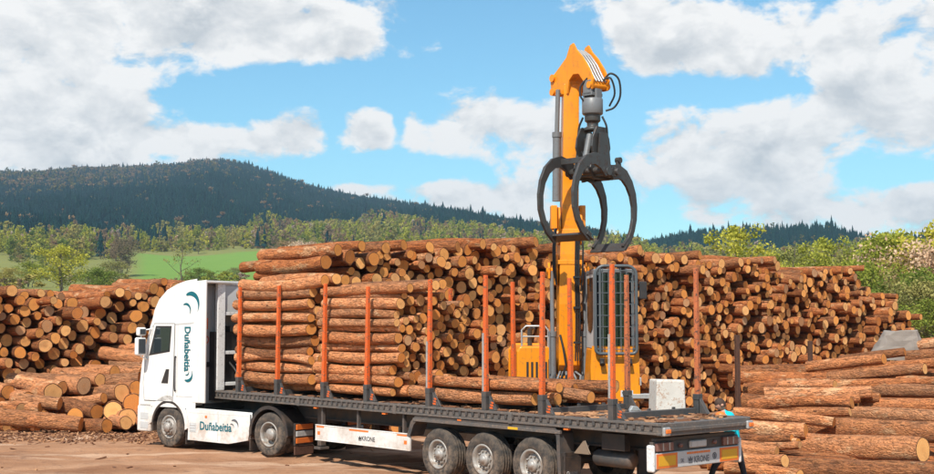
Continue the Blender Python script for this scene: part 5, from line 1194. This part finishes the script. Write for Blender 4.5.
def tree_meshes(seed, H, spread, leaves, leaf, mat, n_limb=9, low=0.28, clump=1.0, upright=0.6, stems=1):
    """trunk with limbs and twigs, and a crown of leaf clumps around the twig ends"""
    g = np.random.default_rng(seed); b = MB(); ends = []; rad = []
    for st in range(stems):
        bx, by = (g.normal(0, 0.06 * H, 2) if stems > 1 else (0, 0)); top = Vector((bx * 2.2 + g.normal(0, .03) * H, by * 2.2 + g.normal(0, .03) * H, H * 0.9))
        ts = [Vector((bx, by, -0.3)).lerp(top, t) + Vector((g.normal(0, .012) * H, g.normal(0, .012) * H, 0)) for t in np.linspace(0, 1, 6)]; r0 = 0.020 * H / stems ** .5
        b.tube(ts, [r0 * (1 - 0.85 * t) + 0.01 for t in np.linspace(0, 1, 6)], 6); ends.append(top); rad.append(0.09 * H * clump)
        for i in range(n_limb):
            t = low + (0.97 - low) * (i + g.random()) / n_limb; o = ts[0].lerp(ts[-1], t); k = int(t * 5); o = ts[k].lerp(ts[min(5, k + 1)], t * 5 - k)
            a = i * 2.4 + g.uniform(-.5, .5); env = math.sin(math.pi * min(1, (t - low) / (1.12 - low) + 0.18)); l = spread * (0.35 + 0.75 * env) * g.uniform(.75, 1.2)
            e = o + Vector((math.cos(a) * l, math.sin(a) * l, l * upright * g.uniform(.6, 1.3))); m = o.lerp(e, .5) + Vector((0, 0, -0.04 * l))
            b.tube([o, m, e], [r0 * .4 * (1 - t * .5), r0 * .26 * (1 - t * .5), 0.012], 5)
            for q in range(4):
                s = o.lerp(e, g.uniform(.35, 1.0)); f = s + Vector((g.normal(0, .25), g.normal(0, .25), g.uniform(0, .35))) * l; b.tube([s, f], [r0 * .12, 0.008], 3)
                ends.append(f); rad.append(0.075 * H * clump * g.uniform(.6, 1.35))
            ends.append(e); rad.append(0.07 * H * clump * g.uniform(.7, 1.2))
    v, tone = leaf_quads([tuple(e) for e in ends], rad, leaves, leaf, g)
    return b, v, tone
def make_tree(name, label, cat, mat, group=None, **kw):
    r = empty(name, (0, 0, 0), 0, label, cat, group); b, v, tone = tree_meshes(mat=mat, **kw); b.build('trunk', 'trunk', r, fix=False)
    me = leaf_mesh('crown', v, tone, mat); c = bpy.data.objects.new('crown', me); COL.objects.link(c); c.parent = r; return r
def dup(root, loc, rz, sc, label, group):
    r = root.copy(); COL.objects.link(r); r.location = loc; r.rotation_euler = (0, 0, rz); r.scale = sc; r['label'] = label; r['group'] = group
    for ch in list(root.children): q = ch.copy(); COL.objects.link(q); q.parent = r
    return r
G1 = 'spring trees beyond the right end of the stack'
near = [  # (px, top y, distance, proto kind, label)
    (742, 224, 120, 0, 'airy yellow-green tree rising behind the middle of the tall stack'), (792, 238, 135, 1, 'small thin tree second from the left behind the tall stack'), (830, 236, 125, 0, 'light green tree behind the right half of the tall stack'),
    (852, 240, 118, 1, 'thin young tree just left of the bushy green ones'), (878, 231, 112, 2, 'bushy bright green tree above the right end of the stack'), (905, 230, 105, 2, 'dense light green tree second from the right picture edge'),
    (932, 221, 98, 2, 'tallest green tree at the right picture edge'), (768, 250, 150, 2, 'low green tree between two airy trees behind the stack'), (812, 252, 150, 2, 'low pale tree in the gap behind the tall stack'), (962, 226, 98, 0, 'airy tree just beyond the right picture edge'), (722, 262, 150, 1, 'slim low tree topping the stack left of the airy tree')]
protos = {}
kinds = {0: dict(seed=11, H=12.0, spread=3.3, leaves=3000, leaf=0.16, mat='leaf_spring', n_limb=11, low=0.3, clump=0.95),
         1: dict(seed=12, H=11.0, spread=2.3, leaves=1500, leaf=0.14, mat='leaf_olive', n_limb=10, low=0.3, clump=0.8),
         2: dict(seed=13, H=11.0, spread=3.6, leaves=5200, leaf=0.18, mat='leaf_spring', n_limb=12, low=0.15, clump=1.35)}
def put(px, py, dist_, proto_h, key, maker, label, group, wide=1.0):
    a = az_px(px); x, y = dist_ * math.sin(a), dist_ * math.cos(a); gz = ground_z(x, y) if dist_ > 97 else -0.05
    top = at(px, py, y).z; s = (top - gz) / proto_h
    if key not in protos: o = protos[key] = maker(label, group)
    else: o = dup(protos[key], (0, 0, 0), 0, (1, 1, 1), label, group)
    o.location = (x, y, gz); o.rotation_euler = (0, 0, rng.uniform(0, 6.28)); w = s ** 0.6 * wide * rng.uniform(.92, 1.1); o.scale = (w, w, s); return o
for px, py, d, k, lab in near:
    put(px, py, d, kinds[k]['H'] * 0.99, ('near', k), lambda l, g, k=k: make_tree('spring_tree', l, 'tree', group=g, **kinds[k]), lab, G1)
G2 = 'bushes behind the right end of the stack'
for px, py, d, col, lab in [(846, 282, 92, 'leaf_olive', 'olive bush behind the right end of the tall stack'), (872, 268, 90, 'leaf_green', 'green bush above the falling end of the tall stack'), (893, 262, 94, 'leaf_olive', 'tall olive bush left of the blossoming one'), (912, 280, 84, 'leaf_green', 'wide green bush right of the stack end'),
                            (938, 250, 92, 'leaf_pink', 'pale pink blossoming bush at the right picture edge'), (936, 285, 80, 'leaf_olive', 'olive bush under the blossoming one'), (955, 270, 86, 'leaf_green', 'green bush beyond the right picture edge'), (900, 300, 80, 'leaf_olive', 'low olive bush beside the foot of the tall stack'), (925, 305, 76, 'leaf_green', 'low green bush near the concrete stump'), (860, 272, 104, 'leaf_spring', 'fresh green bush behind the last high logs')]:
    put(px, py, d, 4.0 * 0.98, ('bush', col), lambda l, g, c=col: make_tree('bush', l, 'bush', group=g, seed=sum(map(ord, c)), H=4.0, spread=1.7, leaves=6000, leaf=0.07, mat=c, n_limb=9, low=0.05, clump=1.7, upright=0.8, stems=4), lab, G2, 1.2)
G3 = 'single trees on the meadow left of the truck'
for px, py, d, col, lab in [(66, 246, 260, 'leaf_spring', 'large bright green bushy tree on the meadow above the left stack'), (180, 240, 240, 'leaf_olive', 'thin sapling standing before the green field above the cab'), (100, 268, 240, 'leaf_green', 'green bush right of the large bright bushy tree'), (120, 240, 520, 'leaf_tan', 'brownish budding tree left of the green field'), (112, 262, 330, 'leaf_olive', 'olive bush left of the lower field corner'),
                            (30, 262, 300, 'leaf_green', 'green bush left of the large bright bushy tree'), (8, 268, 280, 'leaf_olive', 'olive bush at the left picture edge'), (150, 280, 210, 'leaf_olive', 'low bush just above the left stack and cab'), (200, 268, 330, 'leaf_green', 'green bush at the lower field edge above the cab roof'), (290, 242, 560, 'leaf_tan', 'brown bare bush at the right end of the green field'), (300, 240, 500, 'leaf_pink', 'pinkish bush between the field and the tall stack'), (236, 268, 400, 'leaf_olive', 'low bush between cab roof and tall stack')]:
    if px == 180: put(px, py, d, 7.8, ('sap', 0), lambda l, g: make_tree('sapling', l, 'tree', group=g, seed=5, H=8.0, spread=2.0, leaves=420, leaf=0.13, mat='leaf_olive', n_limb=10, low=0.2, clump=0.9), lab, G3)
    else: put(px, py, d, 7.8, ('mead', col), lambda l, g, c=col: make_tree('round_tree', l, 'tree', group=g, seed=3 + sum(map(ord, c)), H=8.0, spread=2.9, leaves=3600, leaf=0.16, mat=c, n_limb=9, low=0.08, clump=1.5, stems=3), lab, G3, 1.35)

# --- the edge of the wood above the field: trees one can tell apart, then the rest as one mass
edge_kinds = [('leaf_spring', 'yellow-green'), ('leaf_olive', 'olive'), ('leaf_tan', 'brownish budding'), ('leaf_green', 'green')]
edge_proto = {}
cnt = {}
pxs = np.sort(np.concatenate([rng.uniform(-5, 440, 66)]))
for px in pxs:
    k = [0, 1, 0, 3, 2, 1][rng.integers(0, 6)]; mat, word = edge_kinds[k]; cnt[word] = cnt.get(word, 0) + 1
    d = float(np.interp(px, [-5, 120, 135, 320, 440], [620, 640, 752, 752, 700])) + rng.uniform(0, 60)
    a = az_px(px); x, y = d * math.sin(a), d * math.cos(a); lab = f'{word} tree at the hillside wood edge, {ORD[cnt[word]]} of its colour from left'
    if cnt[word] >= len(ORD) - 1: continue
    if mat not in edge_proto: o = edge_proto[mat] = make_tree('hillside_tree', lab, 'tree', mat, 'trees at the hillside wood edge', seed=40 + k, H=10.0, spread=2.3, leaves=1300, leaf=0.30, n_limb=8, low=0.15, clump=1.25)
    else: o = dup(edge_proto[mat], (0, 0, 0), 0, (1, 1, 1), lab, 'trees at the hillside wood edge')
    s = rng.uniform(0.6, 1.15); o.location = (x, y, ground_z(x, y) - 0.2); o.rotation_euler = (0, 0, rng.uniform(0, 6.28)); o.scale = (s * 1.05, s * 1.05, s)

def scatter(name, pts, scales, idx, sources, label, cat):
    me = bpy.data.meshes.new(name); me.from_pydata([tuple(p) for p in pts], [], [])
    attr(me, 'sc', 'FLOAT_VECTOR', 'POINT', scales)
    a = me.attributes.new('pick', 'INT', 'POINT'); a.data.foreach_set('value', np.asarray(idx, dtype=np.int32))
    attr(me, 'turn', 'FLOAT_VECTOR', 'POINT', np.stack([np.zeros(len(pts)), np.zeros(len(pts)), rng.uniform(0, 6.28, len(pts))], 1))
    o = bpy.data.objects.new(name, me); COL.objects.link(o); tag(o, label, cat, None, 'stuff')
    src = bpy.data.collections.new(name + '_kinds')
    for i_, s in enumerate(sources): s.name = f'{name}_{i_}'; src.objects.link(s)
    ng = bpy.data.node_groups.new(name, 'GeometryNodeTree'); ng.interface.new_socket('Geometry', in_out='INPUT', socket_type='NodeSocketGeometry'); ng.interface.new_socket('Geometry', in_out='OUTPUT', socket_type='NodeSocketGeometry')
    nd = ng.nodes; gi = nd.new('NodeGroupInput'); go = nd.new('NodeGroupOutput'); iop = nd.new('GeometryNodeInstanceOnPoints'); ci = nd.new('GeometryNodeCollectionInfo')
    ci.inputs['Collection'].default_value = src; ci.inputs['Separate Children'].default_value = True; ci.inputs['Reset Children'].default_value = True; iop.inputs['Pick Instance'].default_value = True
    def na(nm, typ):
        q = nd.new('GeometryNodeInputNamedAttribute'); q.data_type = typ; q.inputs['Name'].default_value = nm; return q.outputs['Attribute']
    L = ng.links.new; L(gi.outputs[0], iop.inputs['Points']); L(ci.outputs[0], iop.inputs['Instance']); L(na('pick', 'INT'), iop.inputs['Instance Index']); L(na('sc', 'FLOAT_VECTOR'), iop.inputs['Scale']); L(na('turn', 'FLOAT_VECTOR'), iop.inputs['Rotation']); L(iop.outputs[0], go.inputs[0])
    m = o.modifiers.new('scatter', 'NODES'); m.node_group = ng; return o
def conifer(seed, mat, wide):
    g = np.random.default_rng(seed); b = MB(); tiers = 7; n = 9; tones = []
    b.tube([(0, 0, -0.05), (0, 0, 0.9)], [0.015, 0.004], 4)
    for i in range(tiers):
        z = 0.10 + 0.86 * i / tiers; r = wide * (1 - i / tiers) ** 0.85 * g.uniform(.85, 1.15); zt = min(1.0, z + 0.27)
        vs = [(0, 0, zt)]
        for j in range(2 * n):
            a = math.pi * j / n + g.uniform(-.12, .12); q = r * (g.uniform(.85, 1.2) if j % 2 == 0 else g.uniform(.4, .6)); vs.append((q * math.cos(a), q * math.sin(a), z - (0.05 if j % 2 == 0 else -0.03) * g.uniform(.6, 1.4)))
        b.add(vs, [(0, j + 1, (j + 1) % (2 * n) + 1) for j in range(2 * n)])
    me = bpy.data.meshes.new('conifer'); me.from_pydata(b.v, [], b.f); me.materials.append(M[mat]); a = me.attributes.new('rnd', 'FLOAT', 'FACE'); a.data.foreach_set('value', np.clip(g.normal(.5, .3, len(b.f)), 0, 1).astype(np.float32)); me.update()
    return bpy.data.objects.new('conifer', me)
def broadleaf(seed, mat, n=650, leaf=0.042, clump=1.25, spread=0.24):
    b, v, tone = tree_meshes(seed=seed, H=1.0, spread=spread, leaves=n, leaf=leaf, mat=mat, n_limb=7, low=0.12, clump=clump)
    b2 = leaf_mesh('broadleaf', v, tone, mat); return bpy.data.objects.new('broadleaf', b2)
def land(azs_, rs):
    z = hill_h(azs_, rs); return np.stack([rs * np.sin(azs_), rs * np.cos(azs_), z], 1)
HI_X, HI_R = [-200, 0, 100, 200, 300, 430, 520, 600, 1100], [800, 800, 850, 970, 1160, 1190, 960, 920, 1050]
# conifer forest on the slopes
N = 62000
a = rng.uniform(R(-27), R(27), N * 2); r = np.sqrt(rng.uniform(770 ** 2, 2620 ** 2, N * 2))
rid = np.interp(a, RIDGE_AZ, RIDGE_R); keep = (r < rid + 110) & (r > np.interp(CX + FPX * np.tan(a), HI_X, HI_R) - 25 + 60 * np.sin(a * 60) + 35 * np.sin(a * 133))
a, r = a[keep], r[keep]
P3 = land(a, r); P3[:, 2] -= 0.3
pxx = CX + FPX * np.tan(a)
brown = np.clip(0.30 * np.exp(-((pxx - 60) / 130) ** 2) * np.clip((r - 1500) / 500, 0, 1) + 0.012, 0, 1)
pick = np.where(rng.random(len(a)) < brown, rng.integers(3, 5, len(a)), rng.integers(0, 3, len(a)))
patch = np.sin(a * 90 + r * 0.004) * np.sin(r * 0.013 + a * 31)
h = rng.uniform(8, 15, len(a)) * (1 + 0.12 * patch) * np.where(rng.random(len(a)) < .05, 1.35, 1.0) * np.where(pxx > 640, 0.68, 1.0); w = h * rng.uniform(0.8, 1.15, len(a))
scatter('conifer_forest', P3, np.stack([w, w, h], 1), pick, [conifer(1, 'needle', 0.19), conifer(2, 'needle', 0.22), conifer(3, 'needle', 0.16), broadleaf(4, 'leaf_tan', 260, 0.06), broadleaf(6, 'larch', 260, 0.06)], 'dark conifer forest covering the hills behind the log yard', 'forest')
# spring woodland below it
a = rng.uniform(R(-26), R(26), 13000); r = np.sqrt(rng.uniform(640 ** 2, 1280 ** 2, 13000)); pxx = CX + FPX * np.tan(a)
lo = np.interp(pxx, [-200, 120, 135, 320, 335, 460, 700, 1100], [640, 660, 775, 775, 720, 700, 660, 640]); hi = np.interp(pxx, HI_X, HI_R) + 30 * np.sin(a * 70)
keep = (r > lo) & (r < hi); a, r = a[keep], r[keep]; P3 = land(a, r); h = rng.uniform(6, 13, len(a)) * (1 + 0.2 * np.sin(a * 130 + r * .02)); w = h * rng.uniform(.6, .95, len(a))
zone = np.sin(a * 47 + r * 0.006) + np.sin(a * 113 - r * 0.011)
pick = rng.choice(7, len(a), p=[.30, .20, .10, .20, .04, .11, .05])
pick = np.where((zone > 0.9) & (rng.random(len(a)) < .6), 3, np.where((zone < -0.9) & (rng.random(len(a)) < .6), rng.choice([5, 6], len(a)), pick))
mix_ = [broadleaf(21, 'leaf_spring'), broadleaf(22, 'leaf_spring', 520, .045, 1.4), broadleaf(23, 'leaf_green'), broadleaf(24, 'leaf_olive'), broadleaf(25, 'leaf_pink', 420), broadleaf(26, 'leaf_tan', 420), conifer(27, 'needle', 0.2)]
scatter('spring_woodland', P3, np.stack([w, w, h], 1), pick, mix_, 'mixed spring woodland in yellow-green below the dark hill', 'woodland')
# scrub on the lower meadow
a = rng.uniform(R(-26), R(26), 5200); r = np.sqrt(rng.uniform(150 ** 2, 680 ** 2, 5200)); pxx = CX + FPX * np.tan(a)
fieldz = (pxx > 128) & (pxx < 330) & (r > 440)
clump = np.sin(a * 75 + r * .011) + np.sin(r * .035 + a * 22) + 0.5 * np.sin(r * 0.09 - a * 120)
keep = ~fieldz & ((clump > 0.8) | (pxx > 640)); a, r = a[keep], r[keep]; P3 = land(a, r); P3[:, 2] -= .2; h = rng.uniform(1.2, 4.2, len(a)) * np.where(CX + FPX * np.tan(a) > 640, 1.5, 1); w = h * rng.uniform(1.0, 1.9, len(a))
pick = rng.choice(5, len(a), p=[.28, .25, .30, .02, .15]); sc_ = [broadleaf(31, 'leaf_spring', 650, .05, 1.5, .3), broadleaf(32, 'leaf_green', 650, .05, 1.5, .3), broadleaf(33, 'leaf_olive', 650, .05, 1.5, .3), broadleaf(34, 'leaf_pink', 420, .045, 1.5, .3), broadleaf(35, 'leaf_tan', 420, .045, 1.4, .3)]
scatter('meadow_scrub', P3, np.stack([w, w, h], 1), pick, sc_, 'low scrub and bushes scattered over the meadow below the wood', 'scrub')

# ------------------------------------------------------------------ bark rubbish on the ground
b = MB(); g = np.random.default_rng(9)
for k in range(4000):
    if k < 2600: x, y = g.uniform(-17, -8.0), 36.3 + abs(g.normal(0, 0.9)) * (-1 if g.random() < .55 else 1)
    elif k < 3800: x, y = g.uniform(3.5, 12), g.normal(25.6, 0.7)
    else:
        x, y = g.uniform(-16, 8), g.uniform(25, 37)
        if g.random() < .6: continue
    l, w, h = g.uniform(.02, .10) * (2.5 if g.random() < .05 else 1), g.uniform(.01, .032), g.uniform(.006, .03)
    rr_ = math.hypot(x, y); z = float(yard_h(np.array(math.atan2(x, y)), np.array(rr_)))
    b.box(x - l, x + l, y - w, y + w, z - 0.004, z + h, int(g.random() < 0.35), Matrix.Rotation(g.uniform(0, 6.28), 3, 'Z') @ Matrix.Rotation(g.normal(0, .3), 3, 'Y'))
o = b.build('bark_debris', [bl_, bl2], None, fix=False); tag(o, 'broken bark and wood chips strewn over the yard earth', 'bark debris', None, 'stuff')

# ------------------------------------------------------------------ person stooping at the trailer's far rear corner
PP = Vector((4.94, 24.3, 0)); PE = empty('person', PP, 0, 'person in a turquoise top stooping beside the far rear corner of the trailer', 'person')
J = {'pel': ((.06, 0, .95), .125), 'wai': ((.10, 0, 1.12), .120), 'che': ((.05, 0, 1.33), .140), 'nek': ((-.08, -.01, 1.48), .060), 'hd0': ((-.115, -.02, 1.54), .062),
     'sL': ((-.02, -.20, 1.43), .072), 'eL': ((.07, -.28, 1.15), .045), 'wL': ((-.16, -.22, 1.04), .033), 'sR': ((.02, .20, 1.44), .072), 'eR': ((.08, .28, 1.15), .047), 'wR': ((-.16, .16, 1.05), .033),
     'hL': ((.06, -.10, .90), .100), 'kL': ((-.30, -.18, .50), .066), 'aL': ((-.44, -.20, .10), .046), 'fL': ((-.60, -.24, .05), .044), 'hR': ((.17, .10, .90), .095), 'kR': ((.28, .16, .50), .066), 'aR': ((.38, .20, .10), .046), 'fR': ((.28, .16, .05), .044)}
E = [('pel', 'wai'), ('wai', 'che'), ('che', 'nek'), ('nek', 'hd0'), ('che', 'sL'), ('sL', 'eL'), ('eL', 'wL'), ('che', 'sR'), ('sR', 'eR'), ('eR', 'wR'), ('pel', 'hL'), ('hL', 'kL'), ('kL', 'aL'), ('aL', 'fL'), ('pel', 'hR'), ('hR', 'kR'), ('kR', 'aR'), ('aR', 'fR')]
ks = list(J); me = bpy.data.meshes.new('body'); me.from_pydata([J[k][0] for k in ks], [(ks.index(p), ks.index(q)) for p, q in E], [])
tmp = bpy.data.objects.new('body', me); COL.objects.link(tmp); sk_ = tmp.modifiers.new('skin', 'SKIN'); sd = tmp.modifiers.new('sub', 'SUBSURF'); sd.levels = 2; sd.render_levels = 2
for i, k in enumerate(ks): me.skin_vertices[0].data[i].radius = (J[k][1], J[k][1]); me.skin_vertices[0].data[i].use_root = (k == 'pel')
bpy.context.view_layer.update(); me2 = bpy.data.meshes.new_from_object(tmp.evaluated_get(bpy.context.evaluated_depsgraph_get())); bpy.data.objects.remove(tmp)
me2.materials.clear()
for m_ in ('cyan', 'trousers', 'skin', 'boot'): me2.materials.append(M[m_])
for p in me2.polygons:
    c = p.center; k = 0
    if c.z < 0.96 and not (c.x < -.02 and c.z > .9): k = 1
    if c.z < 0.13: k = 3
    if c.z > 1.46 and c.x < -.07: k = 2
    if .95 < c.z < 1.12 and c.x < -0.04 and abs(c.y) > .1: k = 2
    p.material_index = k; p.use_smooth = True
body = bpy.data.objects.new('body', me2); COL.objects.link(body); body.parent = PE
# head: shaped skull with nose, brow, chin, ears; facing the trailer and down
b = MB(); vs = []; nu, nv = 16, 12
for i in range(nv + 1):
    t = math.pi * i / nv
    for j in range(nu):
        f = 2 * math.pi * j / nu; x, y, z = math.sin(t) * math.cos(f), math.sin(t) * math.sin(f), math.cos(t)
        wx, wy, wz = 0.098, 0.076, 0.118
        if z < 0: wy *= 1 - 0.30 * (-z) ** 1.3; wx *= 1 - 0.12 * (-z)
        px_ = x * wx; py_ = y * wy; pz_ = z * wz
        if x > 0.8 and abs(z + 0.12) < 0.25: px_ += 0.022 * (1 - abs(y) * 2) if abs(y) < .5 else 0
        if x > 0.6 and -0.95 < z < -0.65: px_ += 0.014
        if x > 0.75 and 0.05 < z < 0.25 and .2 < abs(y) < .5: px_ -= 0.008
        vs.append((px_, py_, pz_))
b.add(vs, [(i * nu + j, (i + 1) * nu + j, (i + 1) * nu + (j + 1) % nu, i * nu + (j + 1) % nu) for i in range(nv) for j in range(nu)], 0, True)
HM = Matrix.Translation((-.145, -.02, 1.625)) @ Matrix.Rotation(R(188), 4, 'Z') @ Matrix.Rotation(R(22), 4, 'Y')
hdm = b.build('head', 'skin', PE); hdm.matrix_local = HM
b = MB()
for s in (1, -1): b.lathe([(0.0, 0.0), (0.028, 0.004), (0.03, 0.012), (0.0, 0.016)], 10, 'y', (-0.008, s * 0.078 - (0.016 if s < 0 else 0), -0.01))
b.build('ears', 'skin', hdm)
b = MB()
for s in (1, -1): b.lathe([(0.0, 0.0), (0.010, 0.002), (0.0, 0.006)], 8, 'x', (0.082, s * 0.03, 0.012))
b.build('eyes', 'print_black', hdm)
b = MB(); b.box(0.082, 0.093, -0.024, 0.024, -0.064, -0.056); b.build('mouth', paint('lips', (0.35, 0.12, 0.10), 0.6), hdm)
b = MB(); hv = []
for i in range(9):
    t = math.pi * 0.56 * i / 8
    for j in range(18):
        f = 2 * math.pi * j / 18; fr = math.cos(f); tt = t * (0.72 if fr > 0.5 else (1.0 if fr > -0.2 else 1.18)); k = 1 + 0.03 * math.sin(j * 2.7 + i * 1.9)
        hv.append((math.sin(tt) * math.cos(f) * 0.108 * k, math.sin(tt) * math.sin(f) * 0.086 * k, math.cos(tt) * 0.130 * k))
b.add(hv, [(i * 18 + j, (i + 1) * 18 + j, (i + 1) * 18 + (j + 1) % 18, i * 18 + (j + 1) % 18) for i in range(8) for j in range(18)], 0, True); b.build('hair', 'hair', hdm)
for nm, w_, s in (('wL', Vector(J['wL'][0]), -1), ('wR', Vector(J['wR'][0]), 1)):
    b = MB(); d = Vector((-1, 0.2 * -s, -0.12)).normalized(); sdv = d.cross(Vector((0, 0, 1))).normalized(); up = sdv.cross(d)
    b.tube([w_ + d * 0.0, w_ + d * 0.04, w_ + d * 0.085], [0.028, 0.038, 0.034], 10)
    for f in range(4):
        o_ = w_ + d * 0.08 + sdv * (0.025 - 0.017 * f); L_ = (0.065, 0.075, 0.07, 0.055)[f]
        b.tube([o_, o_ + d * L_ * .5 - up * 0.008, o_ + d * L_ * .8 - up * 0.03, o_ + d * L_ * .75 - up * 0.048], [0.0095, 0.009, 0.008, 0.006], 7)
    o_ = w_ + d * 0.03 + sdv * 0.03; b.tube([o_, o_ + d * 0.03 + sdv * 0.025 - up * .01, o_ + d * 0.062 + sdv * 0.02 - up * .025], [0.012, 0.0105, 0.008], 7)
    b.build('hand', 'skin', PE)

# ------------------------------------------------------------------ haze
hzm, t = new_mat('haze_air'); pv = t.n('VolumePrincipled', {'Color': (0.62, 0.80, 1.0, 1), 'Density': 0.00014, 'Anisotropy': 0.2}); o_ = t.n('OutputMaterial'); t.t.links.new(pv.outputs[0], o_.inputs['Volume'])
b = MB(); b.box(-3300, 3300, -3300, 3300, -2.5, 330); o = b.build('haze', hzm); o['kind'] = 'stuff'; o['label'] = 'thin bluish haze in the air of the valley'
